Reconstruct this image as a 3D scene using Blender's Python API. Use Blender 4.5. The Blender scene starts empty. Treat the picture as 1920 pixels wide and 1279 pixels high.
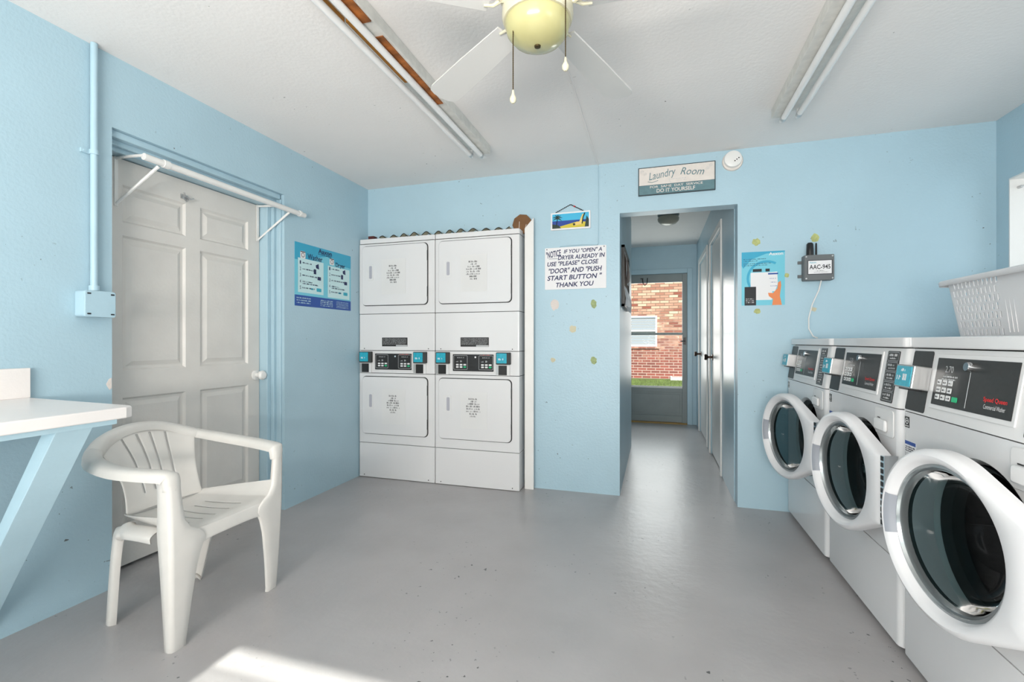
import bpy, bmesh, math, random
from mathutils import Matrix, Vector
random.seed(4)
S = bpy.context.scene
C = S.collection
PI = math.pi
R = math.radians
def hexc(r, g, b):
    f = lambda v: (v/255/12.92) if v/255 <= .04045 else ((v/255+.055)/1.055)**2.4
    return (f(r), f(g), f(b), 1)

# ------------------------------------------------------------------ camera, world, sun, daylight, added fill lamps
cam = bpy.data.cameras.new('camera')
cam.sensor_width = 36; cam.lens = 876/1920*36; cam.clip_start = .02
cam_o = bpy.data.objects.new('camera', cam); C.objects.link(cam_o)
cam_o.location = (0, 0, 1.13); cam_o.rotation_euler = (PI/2, 0, math.atan2(269, 876))
S.camera = cam_o
S.view_settings.view_transform = 'Standard'; S.view_settings.look = 'None'
S.view_settings.exposure = 0.0; S.view_settings.gamma = 1; S.view_settings.use_curve_mapping = False
w = bpy.data.worlds.new('sky'); S.world = w; w.use_nodes = True
bg = w.node_tree.nodes['Background']; bg.inputs[0].default_value = (.72, .86, 1, 1); bg.inputs[1].default_value = 1.1
sun = bpy.data.lights.new('sun', 'SUN'); sun.energy = 11.5; sun.angle = R(.55); sun.color = (1, .95, .88)
so = bpy.data.objects.new('sun', sun); C.objects.link(so); so.rotation_euler = (R(90-34.8), 0, 0)
def area(name, loc, rot, sx, sy, e, col=(1, 1, 1)):
    l = bpy.data.lights.new(name, 'AREA'); l.shape = 'RECTANGLE'; l.size = sx; l.size_y = sy; l.energy = e; l.color = col
    o = bpy.data.objects.new(name, l); C.objects.link(o); o.location = loc; o.rotation_euler = rot; return o
area('daylight_rear_window', (-.4, -1.80, 1.5), (R(92), 0, 0), 2.2, 1.3, 52, (1, .91, .85))
area('ceiling_fill_rear', (-.4, -1.95, .95), (R(128), 0, 0), 2.4, .9, 315, (1, .89, .83))  # added fill lamp, aimed up to brighten the ceiling from below
area('daylight_right_window', (2.45, 2.86, 1.65), (R(90), 0, R(90)), 1.0, .8, 3, (1, .97, .93))
area('ceiling_fill_right', (2.3, -.45, 1.1), (R(125), 0, R(90)), 1.5, 1.1, 28, (1, .90, .84))  # added upward fill from the side, outside the unseen added window
area('daylight_storm_door', (-.04, 7.1, 1.35), (R(-90), 0, 0), .85, 1.5, 20, (1, .98, .95))

# ------------------------------------------------------------------ materials
def mat(name, col, rough=.5, metal=0, spec=.5, vary=0, vscale=6, bump=0, bscale=60, coat=0, emit=0):
    m = bpy.data.materials.new(name); m.use_nodes = True
    nt = m.node_tree; b = nt.nodes['Principled BSDF']
    if len(col) == 3: col = (*col, 1)
    b.inputs['Base Color'].default_value = col; b.inputs['Roughness'].default_value = rough
    b.inputs['Metallic'].default_value = metal; b.inputs['Specular IOR Level'].default_value = spec
    b.inputs['Coat Weight'].default_value = coat
    tc = nt.nodes.new('ShaderNodeTexCoord')
    if vary:
        n = nt.nodes.new('ShaderNodeTexNoise'); n.inputs['Scale'].default_value = vscale; n.inputs['Detail'].default_value = 5
        nt.links.new(tc.outputs['Object'], n.inputs['Vector'])
        r = nt.nodes.new('ShaderNodeValToRGB'); r.color_ramp.elements[0].position = .3; r.color_ramp.elements[1].position = .7
        k = 1-vary
        r.color_ramp.elements[0].color = (col[0]*k, col[1]*k, col[2]*k, 1); r.color_ramp.elements[1].color = col
        nt.links.new(n.outputs['Fac'], r.inputs['Fac']); nt.links.new(r.outputs['Color'], b.inputs['Base Color'])
    if bump:
        n = nt.nodes.new('ShaderNodeTexNoise'); n.inputs['Scale'].default_value = bscale; n.inputs['Detail'].default_value = 4
        nt.links.new(tc.outputs['Object'], n.inputs['Vector'])
        bp = nt.nodes.new('ShaderNodeBump'); bp.inputs['Strength'].default_value = bump; bp.inputs['Distance'].default_value = .01
        nt.links.new(n.outputs['Fac'], bp.inputs['Height']); nt.links.new(bp.outputs['Normal'], b.inputs['Normal'])
    if emit:
        b.inputs['Emission Color'].default_value = col; b.inputs['Emission Strength'].default_value = emit
    return m
def glass(name, tint, fac=.12, rough=.02):
    m = bpy.data.materials.new(name); m.use_nodes = True; nt = m.node_tree; nt.nodes.clear()
    o = nt.nodes.new('ShaderNodeOutputMaterial'); mx = nt.nodes.new('ShaderNodeMixShader')
    t = nt.nodes.new('ShaderNodeBsdfTransparent'); t.inputs[0].default_value = (*tint, 1)
    g = nt.nodes.new('ShaderNodeBsdfGlossy'); g.inputs['Roughness'].default_value = rough
    lw = nt.nodes.new('ShaderNodeLayerWeight'); lw.inputs[0].default_value = fac
    nt.links.new(lw.outputs['Fresnel'], mx.inputs[0]); nt.links.new(t.outputs[0], mx.inputs[1]); nt.links.new(g.outputs[0], mx.inputs[2])
    nt.links.new(mx.outputs[0], o.inputs[0]); return m
def speckled(name, col, dark, rough, thr, scale, bump, bscale, vary=.08, lowz=None, rvary=0):
    """painted surface with small dark chips and specks of wear"""
    m = mat(name, col, rough, vary=vary, vscale=2.5, bump=bump, bscale=bscale); nt = m.node_tree; b = nt.nodes['Principled BSDF']
    src = b.inputs['Base Color'].links[0].from_socket
    tc = [n for n in nt.nodes if n.type == 'TEX_COORD'][0]
    n = nt.nodes.new('ShaderNodeTexNoise'); n.inputs['Scale'].default_value = scale; n.inputs['Detail'].default_value = 3
    nt.links.new(tc.outputs['Object'], n.inputs['Vector'])
    r = nt.nodes.new('ShaderNodeValToRGB'); r.color_ramp.elements[0].position = thr; r.color_ramp.elements[1].position = thr+.02
    r.color_ramp.elements[0].color = (0, 0, 0, 1); r.color_ramp.elements[1].color = (1, 1, 1, 1)
    nt.links.new(n.outputs['Fac'], r.inputs[0])
    n2 = nt.nodes.new('ShaderNodeTexNoise'); n2.inputs['Scale'].default_value = 1.7; nt.links.new(tc.outputs['Object'], n2.inputs['Vector'])
    r2 = nt.nodes.new('ShaderNodeValToRGB'); r2.color_ramp.elements[0].position = .5; r2.color_ramp.elements[1].position = .62
    nt.links.new(n2.outputs['Fac'], r2.inputs[0])
    mu = nt.nodes.new('ShaderNodeMath'); mu.operation = 'MULTIPLY'; nt.links.new(r.outputs[0], mu.inputs[0]); nt.links.new(r2.outputs[0], mu.inputs[1])
    mx = nt.nodes.new('ShaderNodeMix'); mx.data_type = 'RGBA'; mx.inputs[7].default_value = (*dark, 1)
    nt.links.new(mu.outputs[0], mx.inputs[0]); nt.links.new(src, mx.inputs[6]); nt.links.new(mx.outputs[2], b.inputs['Base Color'])
    if rvary:
        mr = nt.nodes.new('ShaderNodeMapRange'); mr.inputs[3].default_value = rough-rvary; mr.inputs[4].default_value = rough+rvary
        nt.links.new(n2.outputs['Fac'], mr.inputs[0]); nt.links.new(mr.outputs[0], b.inputs['Roughness'])
    return m
M = {}
M['blue'] = speckled('blue_wall_paint', (.42, .59, .68, 1), (.12, .13, .14), .42, .715, 42, .16, 70, .05)
M['bluegloss'] = mat('blue_trim_paint', (.42, .59, .68), .3, vary=.05, bump=.1, bscale=40)
M['ceil'] = speckled('ceiling_paint', (.87, .84, .82, 1), (.15, .14, .12), .75, .735, 42, .12, 60, .03)
M['floor'] = speckled('grey_floor_paint', (.455, .435, .435, 1), (.10, .10, .10), .33, .675, 38, .16, 22, .14)
M['white'] = mat('white_paint', (.80, .79, .77), .35, vary=.04, bump=.05)
M['offwhite'] = mat('aged_white_paint', (.70, .675, .64), .45, vary=.08, bump=.08)
M['enamel'] = mat('white_enamel', (.735, .73, .735), .24, coat=.3)
M['panelw'] = mat('white_panel_plastic', (.72, .715, .715), .32)
M['doorw'] = mat('white_door_plastic', (.74, .74, .755), .3)
M['black'] = mat('black_plastic', (.012, .012, .013), .35)
M['dark'] = mat('dark_gap', (.02, .02, .02), .8)
M['sticker'] = mat('black_sticker', (.018, .018, .017), .4, vary=.3, vscale=80)
M['steel'] = mat('brushed_steel', (.55, .55, .55), .32, metal=.9)
M['chrome'] = mat('chrome', (.75, .76, .77), .12, metal=1)
M['drum'] = mat('drum_steel', (.014, .014, .016), .5, spec=.3, bump=.4, bscale=14)
M['ringm'] = mat('grey_glass_ring', (.34, .37, .38), .25, metal=.8)
M['rubber'] = mat('grey_rubber', (.05, .055, .055), .6, spec=.25)
M['cyan'] = mat('cyan_label', (.02, .42, .56), .35, vary=.25, vscale=60)
M['ink'] = mat('black_ink', (.015, .015, .02), .6)
M['navy'] = mat('navy_ink', (.012, .02, .09), .6)
M['paper'] = mat('white_paper', (.80, .79, .80), .7)
M['notepaper'] = mat('taped_notice_paper', (.70, .695, .69), .6)
M['lightgrey'] = mat('light_grey_print', (.55, .56, .57), .6)
M['grey'] = mat('grey_box_plastic', (.13, .14, .145), .5)
M['red'] = mat('red_print', (.75, .02, .02), .5)
M['green'] = mat('green_key', (.02, .45, .2), .5)
M['key'] = mat('white_key', (.75, .75, .75), .5)
M['plastic'] = mat('white_chair_plastic', (.71, .685, .65), .38, vary=.07, vscale=9)
M['table'] = mat('white_table_paint', (.84, .80, .78), .35, vary=.05, vscale=4, bump=.08)
M['braceblue'] = mat('light_blue_brace_paint', (.55, .76, .86), .45, vary=.07, bump=.1)
M['rust'] = mat('rusty_metal', (.50, .16, .03), .7, vary=.7, vscale=18)
M['amber'] = mat('aged_amber_metal', (.50, .22, .03), .6, vary=.3, vscale=20)
M['fixture'] = mat('fixture_enamel', (.74, .73, .69), .5, vary=.15, vscale=25)
M['tube'] = mat('fluorescent_tube', (.88, .87, .86), .25)
M['ivory'] = mat('ivory_plastic', (.64, .60, .45), .35)
M['bowl'] = mat('yellowed_glass_bowl', (.56, .52, .25), .25, vary=.12, vscale=8, coat=.4)
M['blade'] = mat('fan_blade_white', (.70, .69, .67), .4, vary=.04)
M['brass'] = mat('old_brass_chain', (.10, .07, .03), .4, metal=.8)
M['bronze'] = mat('bronze_knob', (.07, .045, .035), .25, metal=.9)
M['alu'] = mat('grey_storm_door_metal', (.25, .29, .29), .4, vary=.12, vscale=5)
M['cork'] = mat('brown_cork', (.16, .08, .045), .8, vary=.4, vscale=40)
M['wood'] = mat('brown_wood', (.20, .085, .02), .4, vary=.35, vscale=12)
M['oak'] = mat('threshold_wood', (.45, .28, .08), .5, vary=.3)
M['adh_y'] = mat('dried_yellow_glue', (.52, .56, .22), .6, vary=.3, vscale=60, bump=.3, bscale=150)
M['adh_g'] = mat('dried_green_glue', (.36, .44, .20), .6, vary=.3, vscale=60, bump=.3, bscale=150)
M['adh_w'] = mat('bare_plaster', (.75, .68, .64), .8, vary=.1, bump=.3, bscale=150)
M['adh_c'] = mat('dried_cream_glue', (.62, .58, .42), .7, vary=.2, bump=.3, bscale=150)
M['poster'] = mat('poster_blue', (.03, .36, .55), .4)
M['posterL'] = mat('poster_light_blue', (.16, .55, .68), .4)
M['posterP'] = mat('poster_pale', (.55, .76, .78), .4)
M['royal'] = mat('poster_royal_blue', (.01, .07, .33), .4)
M['slate'] = mat('sign_slate', (.12, .23, .26), .5, vary=.2, vscale=30)
M['cream'] = mat('sign_cream', (.75, .69, .64), .5, vary=.08, vscale=30)
M['sea'] = mat('picture_sea', (.01, .05, .30), .4); M['skyb'] = mat('picture_sky', (.05, .45, .70), .4)
M['sand'] = mat('picture_sand', (.62, .50, .04), .4); M['chairy'] = mat('picture_chair', (.80, .58, .18), .4)
M['palm'] = mat('picture_palm', (.01, .03, .02), .5)
M['orange'] = mat('print_orange', (.78, .24, .08), .5)
M['basket'] = mat('grey_white_basket_plastic', (.74, .73, .74), .35)
M['glassy'] = glass('window_glass', (.93, .96, .96), .06)
M['bowlglass'] = glass('washer_door_glass', (.25, .32, .33), .12, .03)
M['grass'] = mat('grass_blades', (.13, .18, .04), .8, vary=.5, vscale=3)
M['soil'] = mat('lawn_soil', (.10, .14, .035), .9, vary=.5, vscale=8)
M['concrete'] = mat('pale_concrete', (.55, .54, .50), .9)
def brick():
    m = bpy.data.materials.new('brick_masonry'); m.use_nodes = True; nt = m.node_tree; b = nt.nodes['Principled BSDF']
    tc = nt.nodes.new('ShaderNodeTexCoord'); sp = nt.nodes.new('ShaderNodeSeparateXYZ'); cb = nt.nodes.new('ShaderNodeCombineXYZ')
    nt.links.new(tc.outputs['Object'], sp.inputs[0]); nt.links.new(sp.outputs[0], cb.inputs[0]); nt.links.new(sp.outputs[2], cb.inputs[1])
    def bt(c1, c2, mo):
        t = nt.nodes.new('ShaderNodeTexBrick'); t.inputs['Scale'].default_value = 1
        t.inputs['Brick Width'].default_value = .28; t.inputs['Row Height'].default_value = .088; t.inputs['Mortar Size'].default_value = .010
        t.inputs['Color1'].default_value = c1; t.inputs['Color2'].default_value = c2; t.inputs['Mortar'].default_value = mo
        nt.links.new(cb.outputs[0], t.inputs['Vector']); return t
    a = bt((.50, .34, .24, 1), (.17, .045, .028, 1), (.13, .08, .055, 1)); c = bt((.20, .055, .04, 1), (.12, .04, .032, 1), (.32, .24, .20, 1))
    n = nt.nodes.new('ShaderNodeTexNoise'); n.inputs['Scale'].default_value = 7; nt.links.new(tc.outputs['Object'], n.inputs[0])
    ad = nt.nodes.new('ShaderNodeMath'); ad.operation = 'MULTIPLY_ADD'; ad.inputs[1].default_value = -.35; ad.inputs[2].default_value = .65
    nt.links.new(sp.outputs[2], ad.inputs[0]); a2 = nt.nodes.new('ShaderNodeMath'); a2.operation = 'ADD'
    nt.links.new(ad.outputs[0], a2.inputs[0]); nt.links.new(n.outputs[0], a2.inputs[1])
    r = nt.nodes.new('ShaderNodeValToRGB'); r.color_ramp.elements[0].position = .35; r.color_ramp.elements[1].position = .95
    nt.links.new(a2.outputs[0], r.inputs[0])
    mx = nt.nodes.new('ShaderNodeMix'); mx.data_type = 'RGBA'
    nt.links.new(r.outputs[0], mx.inputs[0]); nt.links.new(a.outputs[0], mx.inputs[6]); nt.links.new(c.outputs[0], mx.inputs[7])
    nt.links.new(mx.outputs[2], b.inputs['Base Color']); b.inputs['Roughness'].default_value = .9
    return m
M['brick'] = brick()

# ------------------------------------------------------------------ mesh helpers
class MB:
    def __init__(s, xf=None): s.b = bmesh.new(); s.M = xf or Matrix()
    def v(s, p): return s.b.verts.new(s.M @ Vector(p))
    def f(s, vs):
        try: return s.b.faces.new(vs)
        except ValueError: return None
    def box(s, x0, x1, y0, y1, z0, z1):
        P = [s.v((x, y, z)) for z in (z0, z1) for y in (y0, y1) for x in (x0, x1)]
        for q in ((0, 2, 3, 1), (4, 5, 7, 6), (0, 1, 5, 4), (2, 6, 7, 3), (0, 4, 6, 2), (1, 3, 7, 5)): s.f([P[i] for i in q])
        return s
    def prism(s, pts, y0, y1):              # outline in x,z given thickness along y
        a = [s.v((x, y0, z)) for x, z in pts]; b = [s.v((x, y1, z)) for x, z in pts]; n = len(pts)
        s.f(a); s.f(b[::-1])
        for i in range(n): s.f([a[i], b[i], b[(i+1) % n], a[(i+1) % n]])
        return s
    def prismz(s, pts, z0, z1):
        a = [s.v((x, y, z0)) for x, y in pts]; b = [s.v((x, y, z1)) for x, y in pts]; n = len(pts)
        s.f(a[::-1]); s.f(b)
        for i in range(n): s.f([a[i], a[(i+1) % n], b[(i+1) % n], b[i]])
        return s
    def rprism(s, x0, x1, z0, z1, r, y0, y1): return s.prism(rr(x0, x1, z0, z1, r), y0, y1)
    def cyl(s, p, q, r0, r1=None, n=16, caps=True):
        return s.tube([p, q], [r0, r0 if r1 is None else r1], n, caps)
    def tube(s, path, rad, n=10, caps=True):
        P = [Vector(p) for p in path]
        if not hasattr(rad, '__len__'): rad = [rad]*len(P)
        up = None; rings = []
        for i, p in enumerate(P):
            t = (P[min(i+1, len(P)-1)]-P[max(i-1, 0)]).normalized()
            if up is None: up = Vector((0, 0, 1)) if abs(t.z) < .9 else Vector((1, 0, 0))
            a = (up-t*up.dot(t)).normalized(); c = t.cross(a); up = a
            rings.append([s.v(p+(a*math.cos(k*2*PI/n)+c*math.sin(k*2*PI/n))*rad[i]) for k in range(n)])
        for A, B in zip(rings, rings[1:]):
            for k in range(n): s.f([A[k], A[(k+1) % n], B[(k+1) % n], B[k]])
        if caps: s.f(rings[0][::-1]); s.f(rings[-1])
        return s
    def lathe(s, prof, c=(0, 0, 0), n=40, axis='z'):   # prof: (radius, height along axis)
        rings = []
        for r, h in prof:
            ring = []
            for k in range(n):
                a = k*2*PI/n; x, y = r*math.cos(a), r*math.sin(a)
                p = (x, y, h) if axis == 'z' else ((x, h, y) if axis == 'y' else (h, x, y))
                ring.append(s.v((p[0]+c[0], p[1]+c[1], p[2]+c[2])))
                if r < 1e-6: break
            rings.append(ring)
        for A, B in zip(rings, rings[1:]):
            for k in range(n):
                a0, a1 = A[k % len(A)], A[(k+1) % len(A)]; b0, b1 = B[k % len(B)], B[(k+1) % len(B)]
                fs = [a0]
                for q in (a1, b1, b0):
                    if q not in fs: fs.append(q)
                if len(fs) > 2: s.f(fs)
        return s
    def polar(s, c, angs, rings, cap=False):    # rings: (radius function, y) around c in the x,z plane
        L = [[s.v((c[0]+f(a)*math.cos(a), y, c[1]+f(a)*math.sin(a))) for a in angs] for f, y in rings]
        n = len(angs)
        for A, B in zip(L, L[1:]):
            for k in range(n): s.f([A[k], A[(k+1) % n], B[(k+1) % n], B[k]])
        if cap: s.f(L[-1])
        return s
    def grid(s, rows, skip=None, closed=False):
        V = [[s.v(p) for p in r] for r in rows]; m = len(V[0])
        for i in range(len(V)-1):
            for j in range(m if closed else m-1):
                if skip and skip(i, j): continue
                s.f([V[i][j], V[i][(j+1) % m], V[i+1][(j+1) % m], V[i+1][j]])
        return s
    def build(s, name, m, parent=None, bevel=0, seg=2, solid=0, sub=0, smooth=False, loc=None):
        bmesh.ops.recalc_face_normals(s.b, faces=s.b.faces)
        me = bpy.data.meshes.new(name); s.b.to_mesh(me); s.b.free()
        o = bpy.data.objects.new(name, me); C.objects.link(o); me.materials.append(M[m] if isinstance(m, str) else m)
        if parent: o.parent = parent
        if loc: o.location = loc
        if smooth:
            for p in me.polygons: p.use_smooth = True
            if smooth not in ('all', 'soft'): me.set_sharp_from_angle(angle=R(40))
        if solid: k = o.modifiers.new('solid', 'SOLIDIFY'); k.thickness = solid; k.offset = 0
        if bevel:
            k = o.modifiers.new('bevel', 'BEVEL'); k.width = bevel; k.segments = seg; k.limit_method = 'ANGLE'; k.angle_limit = R(50)
            k.harden_normals = False
        if smooth == 'all': k = o.modifiers.new('wn', 'WEIGHTED_NORMAL')
        if sub: k = o.modifiers.new('sub', 'SUBSURF'); k.levels = sub; k.render_levels = sub
        return o
def rr(x0, x1, z0, z1, r, n=5):
    out = []
    for cx, cz, a0 in ((x1-r, z0+r, -90), (x1-r, z1-r, 0), (x0+r, z1-r, 90), (x0+r, z0+r, 180)):
        for k in range(n+1):
            a = R(a0+90*k/n); out.append((cx+r*math.cos(a), cz+r*math.sin(a)))
    return out
def tag(o, label, cat=None, group=None, kind=None):
    if label: o['label'] = label
    if cat: o['category'] = cat
    if group: o['group'] = group
    if kind: o['kind'] = kind
    return o
def thing(name, loc, label, cat, rz=0, group=None):
    o = bpy.data.objects.new(name, None); C.objects.link(o); o.location = loc; o.rotation_euler = (0, 0, rz); o.empty_display_size = .1
    return tag(o, label, cat, group)
def struct(o, label=None):
    o['kind'] = 'structure'
    if label: o['label'] = label
    return o
def clone(o, parent=None, label=None):
    c = o.copy(); C.objects.link(c)
    if parent is not None: c.parent = parent
    if label: c['label'] = label
    for ch in [x for x in C.objects if x.parent == o]: clone(ch, c)
    return c
_tc = {}
def text_mesh(body, bold=0):
    key = (body, bold)
    if key in _tc: return _tc[key]
    cu = bpy.data.curves.new('t', 'FONT'); cu.body = body; cu.size = 1; cu.resolution_u = 3; cu.offset = bold; cu.fill_mode = 'FRONT'
    o = bpy.data.objects.new('t', cu); C.objects.link(o); dg = bpy.context.evaluated_depsgraph_get(); dg.update()
    me = bpy.data.meshes.new_from_object(o.evaluated_get(dg)); vs = [tuple(v.co) for v in me.vertices]; fs = [tuple(p.vertices) for p in me.polygons]
    bpy.data.objects.remove(o); bpy.data.curves.remove(cu); bpy.data.meshes.remove(me)
    _tc[key] = (vs, fs); return _tc[key]
def text(mb, body, x0, z0, x1, z1, y, bold=0, shear=0, rot=0, arc=0, th=.0006):
    """lettering fitted to the rectangle x0..x1, z0..z1, standing out of the surface at y"""
    vs, fs = text_mesh(body, bold)
    if not vs: return
    X = [v[0]+shear*v[1] for v in vs]; Z = [v[1] for v in vs]
    ax, bx, az, bz = min(X), max(X), min(Z), max(Z)
    pts = []
    for x, z in zip(X, Z):
        px = x0+(x-ax)/(bx-ax)*(x1-x0); pz = z0+(z-az)/(bz-az)*(z1-z0)
        if arc: t = (px-(x0+x1)/2)/((x1-x0)/2); pz -= arc*t*t
        if rot:
            cx, cz = (x0+x1)/2, (z0+z1)/2; ca, sa = math.cos(rot), math.sin(rot)
            px, pz = cx+(px-cx)*ca-(pz-cz)*sa, cz+(px-cx)*sa+(pz-cz)*ca
        pts.append(mb.v((px, y-th, pz)))
    for f in fs: mb.f([pts[i] for i in f])
def words(mb, x0, x1, z, h, y, seed=0, dens=1.0):
    """a line of print too small to read: strokes grouped into words"""
    rnd = random.Random(seed); x = x0; cw = h*.62/dens
    while x < x1-cw:
        for k in range(rnd.randint(2, 7)):
            if x > x1-cw: break
            t = cw*.26
            a = rnd.random()
            mb.box(x, x+t, y-.0005, y, z, z+h*(1 if a > .4 else .7))
            if a > .3: mb.box(x, x+cw*.7, y-.0005, y, z+h*rnd.choice((0, .42, .8)), z+h*rnd.choice((0, .42, .8))+h*.2+.0001) if False else mb.box(x, x+cw*.7, y-.0005, y, z+h*.4, z+h*.6)
            if a > .55: mb.box(x+cw*.48, x+cw*.48+t, y-.0005, y, z, z+h)
            x += cw
        x += cw*.8
def slab(x0, x1, z0, z1, y, m, name, parent, r=0, th=.001, **k):
    b = MB()
    if r: b.rprism(x0, x1, z0, z1, r, y-th, y)
    else: b.box(x0, x1, y-th, y, z0, z1)
    return b.build(name, m, parent, **k)

# ------------------------------------------------------------------ dimensions of the place
XL, XR, YB, YR, H = -2.371, 1.931, 3.489, -1.6, 2.435
AX = -2.52                      # face of the alcove door
HX0, HX1, HY, FY = -.249, .53, 5.19, 6.736

# floor, ceiling
b = MB(); b.box(XL-.4, XR+.3, YR-.2, FY+.15, -.12, 0); struct(b.build('floor', 'floor'))
b = MB(); b.box(XL-.4, XR+.3, YR-.2, FY+.15, H, H+.15); ceil = struct(b.build('ceiling', 'ceil'))
# left wall with the door alcove
b = MB(); A0, A1, AZ = 1.5025, 2.538, 2.107
b.box(XL-.149, XL, YR-.15, A0, 0, H); b.box(XL-.149, XL, A1, 4.3, 0, H); b.box(XL-.149, XL, A0, A1, AZ, H)
b.box(XL-.3, XL-.149, YR-.15, A0+.0, 0, H); b.box(XL-.3, XL-.2, A0, A1, 0, H); b.box(XL-.3, XL-.149, A1, 4.3, 0, H)
wl = struct(b.build('wall_left', 'blue'))
# back wall: dryer niche opening and passage opening
NX1, NZ = -.958, 1.972; T = .12
b = MB()
b.box(XL, NX1, YB, YB+T, NZ, H); b.box(NX1, HX0, YB, YB+T, 0, H)
b.box(HX0, HX1+.004, YB, YB+T, 2.062, H); b.box(HX1+.004, XR, YB, YB+T, 0, H)
wb = struct(b.build('wall_back', 'blue'))
b = MB(); b.box(XL, HX0-.12, 4.18, 4.3, 0, H); struct(b.build('wall_niche', 'blue'))
# passage
b = MB(); b.box(HX0-.12, HX0, YB+T, HY, 0, H); struct(b.build('wall_hall_left', 'blue'))
b = MB(); b.box(-1.4, HX0-.12, HY-.12, HY, 0, H); b.box(-1.4, -1.28, HY, FY, 0, H); struct(b.build('wall_hall_side', 'blue'))
D1 = (4.29, 5.07); D2 = (5.39, 6.29); DZ = 2.09
b = MB(); x0, x1 = HX1, HX1+.12
b.box(x0, x1, YB+T, D1[0], 0, H); b.box(x0, x1, D1[1], D2[0], 0, H); b.box(x0, x1, D2[1], FY+.12, 0, H)
for d in (D1, D2): b.box(x0, x1, d[0], d[1], DZ, H); b.box(x0+.09, x1, d[0], d[1], 0, DZ)
struct(b.build('wall_hall_right', 'bluegloss'))
b = MB(); SX0, SX1, SZ = -.50, .41, 2.05
b.box(-1.4, SX0, FY, FY+.12, 0, H); b.box(SX1, HX1, FY, FY+.12, 0, H); b.box(SX0, SX1, FY, FY+.12, SZ, H); struct(b.build('wall_hall_far', 'bluegloss'))
# right wall: window W1, and unseen W2 added for more even light
W1 = (2.34, 3.38, 1.22, 2.056); W2 = (-1.2, .3, .8, 2.1)
b = MB()
def wall_x(b, x0, x1, y0, y1, holes):
    ys = y0
    for h in sorted(holes):
        b.box(x0, x1, ys, h[0], 0, H); b.box(x0, x1, h[0], h[1], 0, h[2]); b.box(x0, x1, h[0], h[1], h[3], H); ys = h[1]
    b.box(x0, x1, ys, y1, 0, H)
wall_x(b, XR, XR+.2, YR-.15, YB+T, [W1, W2]); struct(b.build('wall_right', 'blue'))
# rear wall (behind the camera) with the wide louvred window that throws the patch of sun
RW = (-1.485, .72, .85, 2.15)
b = MB(); y0, y1 = YR-.15, YR
b.box(XL, RW[0], y0, y1, 0, H); b.box(RW[1], XR, y0, y1, 0, H); b.box(RW[0], RW[1], y0, y1, 0, RW[2]); b.box(RW[0], RW[1], y0, y1, RW[3], H)
struct(b.build('wall_rear', 'blue'))
b = MB(); F = .03; y = YR-.06
b.box(RW[0], RW[1], y-.02, y+.02, RW[3]-.012, RW[3]); b.box(RW[0], RW[1], y-.02, y+.02, RW[2], RW[2]+F)
b.box(RW[0], RW[0]+.012, y-.02, y+.02, RW[2], RW[3]); b.box(RW[1]-F, RW[1], y-.02, y+.02, RW[2], RW[3]); b.box(-.4, -.36, y-.02, y+.02, RW[2], RW[3])
b.box(RW[0], RW[1], y-.005, y+.005, 2.001, 2.009); z = 1.968
while z > RW[2]+.05: b.box(RW[0], RW[1], y-.005, y+.005, z-.004, z+.004); z -= .1
wf = struct(b.build('window_1', 'white'))
b = MB(); b.box(RW[0], RW[1], y-.008, y-.005, RW[2], RW[3]); b.build('pane', 'glassy', wf)
for nm, Wd in (('window_2', W1), ('window_added', W2)):
    b = MB(); xx = XR+.13
    b.box(xx, xx+.04, Wd[0], Wd[1], Wd[3]-.03, Wd[3]); b.box(xx, xx+.04, Wd[0], Wd[1], Wd[2], Wd[2]+.03)
    for yy in (Wd[0], Wd[1]-.03, (Wd[0]+Wd[1])/2-.015): b.box(xx, xx+.04, yy, yy+.03, Wd[2], Wd[3])
    wf = struct(b.build(nm, 'white')); b = MB(); b.box(xx+.018, xx+.022, Wd[0], Wd[1], Wd[2], Wd[3]); b.build('pane', 'glassy', wf)
    # painted reveal lining
    b = MB(); e = .008
    b.box(XR-.004, xx, Wd[1]-e, Wd[1], Wd[2], Wd[3]); b.box(XR-.004, xx, Wd[0], Wd[0]+e, Wd[2], Wd[3]); b.box(XR-.004, xx, Wd[0]+e, Wd[1]-e, Wd[3]-e, Wd[3]); b.box(XR-.02, xx, Wd[0]-.02, Wd[1]+.0, Wd[2]-.02, Wd[2]+e)
    rv = b.build('reveal', 'white', wf)
    if nm == 'window_2':
        b = MB(); b.cyl((XR+.035, Wd[1]-e, 2.0), (XR+.035, Wd[1]-.03, 2.0), .008); b.cyl((XR+.035, Wd[1]-.028, 2.0), (XR+.07, Wd[1]-.03, 2.01), .004)
        b.build('curtain_rod_hook', 'steel', wf)

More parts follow.
